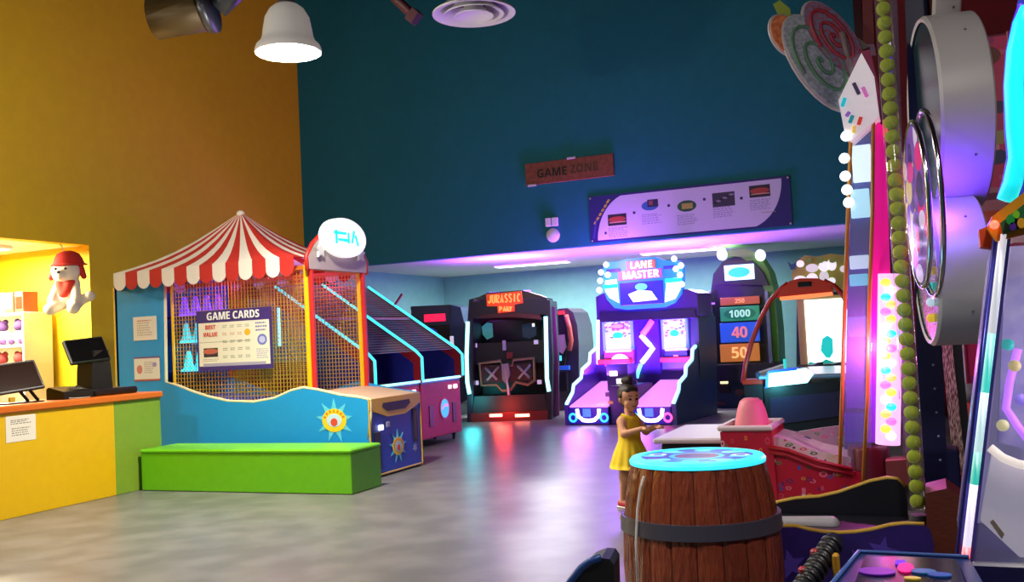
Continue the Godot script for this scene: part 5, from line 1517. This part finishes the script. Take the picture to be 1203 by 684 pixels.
	var far := [[904, 596], [915, 591], [935, 587], [962, 585], [985, 580], [1005, 573], [1022, 567], [1042, 563], [1054, 564], [1063, 574], [1066, 590], [1068, 660], [904, 660]]
	var fq := flat(g, far, -0.4)
	fq[11].y = 0.0
	fq[12].y = 0.0
	a(g, "black_side", pr(fq, -0.43, -0.4), mt("0a0a16", 0.45))
	var e2 := []
	for i in 10:
		e2.append(Vector3(fq[i].x, fq[i].y + 0.004, -0.415))
	a(g, "yellow_edge", tube(e2, 0.011, 8), mt("c8a03a", 0.4))
	a(g, "ramp_floor", bx(0.7, 0.03, 0.6, 0.0), mt("0c0b18", 0.4), Vector3(-0.02, 0.44, -0.08))
	var sc := flat(g, [[948, 614]], -0.1)
	a(g, "chute_scoop", body([[Vector3(-0.16, 0, 0), Vector3(0.12, -0.006, 0), 0.028, 0.042]], 0.012, 0.01), mt("a8a2a8", 0.4), Vector3(sc[0].x, sc[0].y, -0.1))
	a(g, "base_box", bx(0.72, 0.4, 0.62, 0.0), mt("0a0912", 0.5), Vector3(-0.02, 0.21, -0.08))
	# wooden block at the foot of the column
	fp(g, "wood_block", [[1087, 580], [1112, 574], [1138, 592], [1141, 655], [1090, 655]], 0.0, 0.32, noisy("4a1a0c", "5c2412", 0.03, 2.0, 0.5, 96, Vector3(0.4, 3, 0.4)), false)
	fp(g, "wood_block_base", [[1091, 650], [1140, 650], [1144, 780], [1093, 780]], -0.02, 0.28, mt("30100a", 0.6), true)
	# clear ball column
	var pq := flat(g, [[1076, 560]], -0.25)
	var p0 := Vector3(pq[0].x, 0.51, -0.25)
	var tb := tube([p0, p0 + Vector3(0, 2.85, 0)], 0.042, 20)
	a(g, "ball_tube", tb, glass("c8c0d8", 0.08))
	a(g, "tube_foot", lathe([[0.0, 0.03], [0.045, 0.03], [0.05, 0.0], [0.05, -0.06], [0.0, -0.06]], 20), mt("2a2a30", 0.4), p0 - Vector3(0, 0.05, 0))
	var fuzz := noisy("b2c418", "a2b412", 0.2, 8.0, 0.95, 97)
	for i in 37:
		var b := thing("tennis_ball", "yellow green tennis ball stacked in the tall clear column", "ball", g.position + p0 + Vector3(0, 0.046 + i * 0.0742, 0), fmod(i * 73.0, 360.0), "tennis balls stacked in the clear column")
		a(b, "felt", ball(0.037, 16), fuzz)
		var seam := []
		for k in 28:
			var an := TAU * k / 28
			var v := Vector3(cos(an) + 0.3 * cos(3 * an), 1.1 * sin(2 * an) * 0.6, sin(an) - 0.3 * sin(3 * an)).normalized() * 0.0369
			seam.append(v)
		if not meshes.has("seam"):
			meshes["seam"] = tube(seam, 0.0013, 4, true)
		a(b, "seam", meshes["seam"], mt("c8cc90", 0.9))

# ================================================================ drum sign tower, cabinets beyond
func tower_things() -> void:
	var t := thing("drum_tower", "tall navy post carrying white drum signs beside the tennis balls", "arcade game", Vector3(0.12, 0, -5.75))
	var navy := mt("0d0e3a", 0.4)
	fp(t, "post", [[1062, -30], [1088, -30], [1114, 576], [1083, 576]], -0.1, 0.12, navy)
	var pb := flat(t, [[1083, 560], [1114, 560]], -0.1)
	a(t, "post_foot", bx(0.2, 0.75, 0.2, 0.01), navy, Vector3((pb[0].x + pb[1].x) / 2 + 0.03, 0.375, -0.2))
	for i in 8:
		var q := flat(t, [[1090 + i * 2.1, 345 + i * 28.0]], -0.09)
		a(t, "post_stud", ball(0.007, 8), mt("8a8ab0", 0.3), Vector3(q[0].x, q[0].y, -0.1))
	var shell := mt("c8c4c8", 0.4)
	for k in 3:
		var px: Array = [[1098, -14, 0.38, 0.14], [1114, 134, 0.52, 0.245], [1117, 318, 0.385, 0.24]][k]
		var z: float = [-0.25, 0.1, 0.22][k]
		var q := flat(t, [[px[0], px[1]]], z)
		var d := Node3D.new()
		d.name = "drum_sign"
		t.add_child(d, true)
		d.position = Vector3(q[0].x, q[0].y, z)
		d.rotation_degrees = Vector3(0, 9, 0)
		var R: float = px[2]
		var w: float = px[3] / 2
		a(d, "drum_shell", lathe([[R - 0.03, -w], [R - 0.012, -w - 0.006], [R, -w + 0.01], [R, w - 0.01], [R - 0.012, w], [0.0, w]], 64), shell, Vector3.ZERO, Vector3(0, 0, -90))
		a(d, "drum_face", lathe([[0.0, 0.004], [R - 0.02, 0.004], [R - 0.02, -0.004]], 48), noisy(["2a1410", "102a30", "5a6a78"][k], ["4a2418", "1c4048", "90a070"][k], 0.03, 3.0, 0.2, 100 + k), Vector3(-w + 0.012, 0, 0), Vector3(0, 0, 90))
		if k == 2:
			for i in 7:
				a(d, "face_gem", ball(0.024, 10), em(["e8c040", "40d8c8", "c8e0f0"][i % 3], 0.6), Vector3(-w - 0.006, 0.24 - i * 0.08, 0.1 + 0.02 * (i % 2)))
		for s in [-0.6, 0.7]:
			a(d, "rivet", ball(0.007, 8), mt("6a6a70", 0.3), Vector3(0.03, R * sin(s), R * cos(s)))
	# oval lit plate with chrome rings
	var o := flat(t, [[1078, 240]], 0.55)
	var pl := Node3D.new()
	pl.name = "oval_plate"
	t.add_child(pl, true)
	pl.position = Vector3(o[0].x, o[0].y, 0.55)
	pl.rotation_degrees = Vector3(0, -78, 0)
	rng.seed = 120
	var im := img(128, 256, "7a4ab0")
	for i in 30:
		circ(im, rng.randf() * 128, rng.randf() * 256, rng.randf_range(10, 24), rng.randf_range(14, 30), ["e8d060", "e0188a", "5a2a98", "d8c8f0", "3a1a70"][i % 5])
	a(pl, "plate_print", pr(oval(0.23, 0.39, 40), -0.01, 0.01), printed(im, 0.25, 0.35))
	a(pl, "chrome_ring", tube(ring3(0.245, 0.41, 0.0, 44), 0.014, 8, true), mt("d8d8e0", 0.12, 1.0))
	a(pl, "chrome_ring", tube(ring3(0.28, 0.46, -0.05, 44), 0.014, 8, true), mt("d8d8e0", 0.12, 1.0))
	var st0 := flat(t, [[1105, 250], [1100, 130]], -0.1)
	for k in [[0.02, 2.4], [0.02, 1.7], [-0.02, 2.0]]:
		a(t, "bracket", bx(0.04, 0.05, 0.45, 0.006), mt("2a2a34", 0.4, 0.5), Vector3(k[0], k[1], 0.05))
	omni(t, Vector3(-0.02, 2.0, 0.6), "7038ff", 0.22, 0.1)
	var lampt := a(t, "unseen_violet_lamp", tube([Vector3(-0.1, 1.9, 0.44), Vector3(-0.1, 2.1, 0.44)], 0.01, 8), em("8040ff", 4.0))  # source unseen, placed here to tint the drum signs violet

	# slim cabinet with weathered cream and brown edge
	var s := thing("slim_cabinet", "slim tall cabinet with worn cream and brown edge behind post", "cabinet", Vector3(0.3, 0, -6.6))
	fp(s, "edge_board", [[1104, 390], [1117, 390], [1140, 602], [1126, 602]], 0.0, 0.04, noisy("3a2a20", "c8b8a8", 0.03, 2.0, 0.6, 130, Vector3(4, 0.6, 4)))
	fp(s, "black_side", [[1114, 388], [1128, 388], [1148, 604], [1138, 604]], -0.01, 0.4, mt("0c0a10", 0.5))
	fp(s, "red_stripe", [[1128, 560], [1136, 540], [1141, 602], [1134, 602]], 0.012, 0.01, mt("7a1a20", 0.5))
	a(s, "plinth", bx(0.3, 0.52, 0.42, 0.01), mt("140e12", 0.5), Vector3(0.02, 0.26, -0.22))
	fp(s, "frame_top", [[1102, 380], [1130, 380], [1130, 392], [1103, 392]], 0.01, 0.42, mt("1a1a2e", 0.4))

	# pink printed column cabinet further back
	rng.seed = 140
	var pi := img(128, 1024, "dc2a70")
	for i in 90:
		circ(pi, rng.randf() * 128, rng.randf() * 1024, rng.randf_range(4, 10), rng.randf_range(4, 10), ["e85a8a", "f09ab4", "a82a78", "e03a4a"][i % 4])
	for i in 26:
		rc(pi, 4 + (i % 4) * 9, 150 + i * 14, 5, 120, "d890a8" if i % 2 else "b04a70")
	circ(pi, 70, 40, 40, 24, "7a2a20")
	circ(pi, 26, 70, 22, 60, "7a6a50")
	circ(pi, 62, 126, 18, 12, "1f5a4a")
	circ(pi, 96, 154, 20, 14, "4a1a58")
	rc(pi, 70, 205, 50, 30, "b8a870")
	circ(pi, 88, 262, 24, 16, "2a2a78")
	circ(pi, 66, 352, 54, 26, "c87a90")
	circ(pi, 70, 346, 40, 8, "7a1a58")
	circ(pi, 70, 410, 30, 34, "d8502a")
	circ(pi, 80, 490, 40, 20, "3a1a50")
	rc(pi, 60, 482, 40, 14, "c8a8c0")
	rc(pi, 20, 556, 100, 22, "9aa8c0")
	rc(pi, 20, 580, 100, 38, "1f7a40")
	circ(pi, 60, 690, 28, 24, "d82a2a")
	circ(pi, 100, 650, 14, 20, "6a1a68")
	var p := thing("printed_column", "pink tall column cabinet printed with sweets and bright shapes", "cabinet", Vector3(0.45, 0, -8.2))
	a(p, "printed_face", pnl(0.44, 3.5, 0.02), printed(pi, 0.4), Vector3(0, 1.78, 0.2))
	a(p, "body", bx(0.46, 3.56, 0.38, 0.01), mt("7a1438", 0.45), Vector3(0, 1.78, 0.0))
	for sx in [-0.22, 0.22]:
		a(p, "corner_strip", bx(0.025, 3.56, 0.03, 0.006), mt("9a1a4a", 0.4), Vector3(sx, 1.78, 0.205))
	var bq := on_z(1141, 474, -7.7)
	var pz := thing("prize_shelf", "small stand of grey and red toys beside the pink column", "toy stand", Vector3(bq.x, 0, -7.72))
	a(pz, "stand", bx(0.22, 0.62, 0.2, 0.01), mt("1c2a5a", 0.5), Vector3(0, 0.31, 0))
	a(pz, "red_toy", body([[Vector3(0, 0.66, 0), Vector3(0.01, 0.8, 0), 0.07, 0.06]], 0.014, 0.02), mt("a81a24", 0.6))
	a(pz, "grey_ball", ball(0.07, 18), mt("7a7a88", 0.5), Vector3(0, 0.92, 0))

# ================================================================ closest machines at the right edge
func near_right_things() -> void:
	var t := thing("glass_prize_game", "glass fronted prize game with chrome light edge and gold marquee", "arcade game", Vector3(0.42, 0, -2.95))
	var navy := mt("1c1a5a", 0.35)
	var q := flat(t, [[1176, 276], [1131, 660]], 0.0)
	var xt: float = q[0].x
	var xb: float = q[1].x
	var yt: float = q[0].y
	var yb: float = q[1].y
	a(t, "cabinet_base", bx(0.72, yb, 0.6, 0.01), navy, Vector3(xb + 0.36, yb / 2, -0.3))
	a(t, "back_panel", pr(pv([[xb, yb], [xb + 0.7, yb], [xb + 0.75, yt], [xt, yt]]), -0.6, -0.55), em("9a90b8", 0.3))
	a(t, "side_frame", pr(pv([[xb, yb], [xb + 0.025, yb], [xt + 0.025, yt], [xt, yt]]), -0.6, 0.0), mt("3a3478", 0.3))
	a(t, "front_glass", pr(pv([[xb + 0.03, yb], [xb + 0.7, yb], [xb + 0.75, yt], [xt + 0.03, yt]]), -0.012, -0.006), glass("d0d0f0", 0.1))
	var segs := [[0.0, 0.3, "f0f4ff", 0.6], [0.3, 0.48, "28d8c8", 0.9], [0.48, 0.66, "c8f0f4", 0.8], [0.66, 0.76, "18c8b0", 0.9], [0.76, 0.95, "f4e8ff", 0.9], [0.95, 1.0, "ff5a60", 1.6]]
	for s in segs:
		var u0 := Vector3(lerpf(xt, xb, s[0]) + 0.005, lerpf(yt, yb, s[0]), 0.012)
		var u1 := Vector3(lerpf(xt, xb, s[1]) + 0.005, lerpf(yt, yb, s[1]), 0.012)
		a(t, "edge_light", tube([u0, u1], 0.011, 10), em(s[2], s[3], "c0c0d0"))
	omni(t, Vector3(0.12, 1.3, -0.25), "d8d0ff", 0.12, 0.1)
	a(t, "edge_rail", tube([Vector3(xt - 0.012, yt, 0.0), Vector3(xb - 0.014, yb, 0.0)], 0.008, 8), mt("2a2890", 0.3, 0.3))
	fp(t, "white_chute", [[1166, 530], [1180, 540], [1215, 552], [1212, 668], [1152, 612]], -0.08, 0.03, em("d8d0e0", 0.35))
	ft(t, "chute_rim", [[1163, 526], [1178, 538], [1195, 545], [1215, 549]], -0.05, 0.012, em("fff0e0", 0.8))
	fp(t, "chute_mark", [[1163, 614], [1167, 611], [1180, 628], [1177, 634]], -0.06, 0.01, mt("a8904a", 0.5))
	fp(t, "inner_mural", [[1180, 330], [1215, 320], [1215, 530], [1172, 520]], -0.5, 0.02, noisy("9a92c8", "b4acd0", 0.01, 1.5, 0.4, 150))
	ft(t, "inner_neon", [[1196, 410], [1186, 450], [1182, 480], [1195, 500], [1210, 520]], -0.4, 0.012, em("c070ff", 1.2))
	for p in [[1184, 405, "20d0c0"], [1192, 430, "e8d080"], [1178, 500, "f0e8a0"], [1200, 470, "a080ff"]]:
		var b := flat(t, [[p[0], p[1]]], -0.3)
		a(t, "capsule", ball(0.018, 12), em(p[2], 0.5), Vector3(b[0].x, b[0].y, -0.3))
	# gold marquee
	fp(t, "marquee", [[1160, 268], [1166, 254], [1203, 226], [1240, 210], [1240, 275], [1203, 276], [1170, 284]], 0.02, 0.3, mt("c8861c", 0.35))
	fp(t, "marquee_panel", [[1175, 262], [1203, 240], [1238, 222], [1238, 262], [1203, 266], [1178, 276]], 0.03, 0.02, mt("1f5a3a", 0.4))
	for p in [[1187, 258, 5, "2a9a48"], [1194, 252, 4, "7ac030"], [1190, 266, 4, "4a2a90"], [1200, 262, 5, "d8a030"]]:
		fo(t, "marquee_jewel", p[0], p[1], p[2], p[2] * 1.2, 0.045, 0.02, mt(p[3], 0.25))
	var rl := flat(t, [[1168, 264]], 0.05)
	a(t, "red_lamp", ball(0.012, 12), em("ff4030", 6.0), Vector3(rl[0].x, rl[0].y, 0.05))
	fp(t, "orange_cap", [[1150, 270], [1160, 266], [1172, 284], [1166, 292], [1152, 290]], -0.02, 0.08, mt("c8481c", 0.4))
	# big cyan neon crest above
	ft(t, "crest_neon", [[1210, 10], [1201, 28], [1194, 60], [1191, 100], [1193, 150], [1196, 185], [1190, 215], [1182, 236]], 0.0, 0.024, em("14dcea", 0.9))
	ft(t, "crest_edge", [[1200, 5], [1192, 28], [1185, 60], [1182, 100], [1183, 150], [1186, 185], [1181, 212], [1174, 234]], -0.02, 0.008, em("4a2ae0", 0.7))
	fp(t, "crest_board", [[1196, 0], [1240, 0], [1240, 240], [1188, 240], [1198, 190], [1192, 100]], -0.03, 0.04, mt("3038c0", 0.4))
	a(t, "crest_post", bx(0.05, 0.4, 0.05, 0.006), navy, Vector3(xt + 0.3, yt + 0.12, -0.2))
	# control deck with blue frame
	var h := 0.83
	var d0 := on_y(1009, 650, h) - Vector3(0.4, 0, -2.8)
	var d1 := on_y(1129, 656, h) - Vector3(0.4, 0, -2.8)
	var d2 := on_y(986, 690, h) - Vector3(0.4, 0, -2.8)
	var deck := thing("control_deck", "blue framed control deck with dark glass over coloured graphics", "control panel", Vector3(0.4, 0, -2.8))
	var poly := pv([[d0.x, -d0.z], [d1.x + 0.02, -d1.z], [d1.x + 0.06, -d2.z - 0.1], [d2.x - 0.03, -d2.z - 0.1]])
	a(deck, "deck_slab", pr(poly, -0.06, 0.0), mt("12245a", 0.35), Vector3(0, h, 0), Vector3(-90, 0, 0))
	var inn := pv([[d0.x + 0.02, -d0.z - 0.03], [d1.x - 0.01, -d1.z - 0.03], [d1.x + 0.02, -d2.z - 0.1], [d2.x + 0.03, -d2.z - 0.1]])
	a(deck, "deck_glass", pr(inn, 0.0, 0.004), mt("120c22", 0.15), Vector3(0, h, 0), Vector3(-90, 0, 0))
	a(deck, "frame_edge", tube([Vector3(d2.x - 0.03, h + 0.004, d2.z + 0.1), Vector3(d0.x, h + 0.004, d0.z), Vector3(d1.x + 0.02, h + 0.004, d1.z)], 0.006, 8), mt("4a6ab0", 0.3, 0.3))
	for k in [[1030, 672, 0.045, 0.04, "4a1a8a", 0.4], [1064, 668, 0.02, 0.05, "e01870", 0.7], [1058, 662, 0.014, 0.03, "3018c0", 0.6], [1085, 672, 0.03, 0.025, "0a5a8a", 0.4], [1104, 676, 0.028, 0.022, "16488a", 0.4], [1072, 680, 0.02, 0.014, "b09a20", 0.4]]:
		var c := on_y(k[0], k[1], h + 0.006) - Vector3(0.4, 0, -2.8)
		a(deck, "graphic", pr(oval(k[2], k[3], 20), 0.0, 0.003), em(k[4], k[5]), c, Vector3(-90, 0, 0))
	var dc := on_y(1065, 684, 0.0)
	a(deck, "pedestal", pr(pv([[d0.x + 0.02, -d0.z - 0.02], [d1.x, -d1.z - 0.02], [d1.x + 0.04, -d2.z - 0.1], [d2.x + 0.01, -d2.z - 0.1]]), 0.0, h - 0.065), mt("0e1030", 0.5), Vector3.ZERO, Vector3(-90, 0, 0))
	# black ribbed handle in its yellow clip
	var g0 := on_z(981, 634, -2.95)
	var g1 := on_z(938, 700, -2.75)
	var gh := thing("ribbed_handle", "black ribbed game handle standing in a yellow clip", "game handle", Vector3(g1.x, 0, -2.8))
	var o := gh.position
	a(gh, "grip", tube([g0 - o, g0.lerp(g1, 0.1) - o, g1 - o], 0.026, 12), mt("0c0b10", 0.5))
	for i in 9:
		var c0 := g0.lerp(g1, 0.08 + i * 0.1) - o
		var c1 := g0.lerp(g1, 0.12 + i * 0.1) - o
		a(gh, "rib", tube([c0, c1], 0.032, 12), mt("17141c", 0.4))
	for u in [0.3, 0.62]:
		a(gh, "red_button", ball(0.012, 10), mt("a01828", 0.4), g0.lerp(g1, u) - o + Vector3(-0.025, 0.012, 0.018))
	var yc := on_z(983, 672, -2.85) - o
	a(gh, "yellow_clip", bx(0.018, 0.1, 0.03, 0.005), mt("b8861c", 0.4), yc)
	a(gh, "stand", tube([g1 - o, Vector3(0, 0.02, 0)], 0.04, 12), mt("0c0b10", 0.5))
	a(gh, "stand_foot", lathe([[0.0, 0.03], [0.12, 0.025], [0.14, 0.0], [0.0, 0.0]], 24), mt("0c0b10", 0.5))
	# dark seat corner at the bottom
	var s := thing("gaming_chair", "dark seat back with blue piping in front of the barrel", "seat", Vector3(-1.05, 0, -3.1), 10.0)
	fp(s, "backrest", [[683, 670], [693, 661], [706, 656], [716, 657], [721, 664], [722, 720], [668, 720], [668, 690]], 0.0, 0.16, mt("0b0b14", 0.5), false)
	var sp := flat(s, [[668, 720], [722, 720]], 0.0)
	ft(s, "piping", [[664, 700], [670, 684], [683, 668], [693, 660], [706, 655.5]], 0.0, 0.014, mt("143a7a", 0.4))
	a(s, "pedestal", bx(sp[1].x - sp[0].x - 0.02, sp[0].y + 0.02, 0.15, 0.01), mt("0b0b14", 0.5), Vector3((sp[0].x + sp[1].x) / 2, sp[0].y / 2, -0.08))
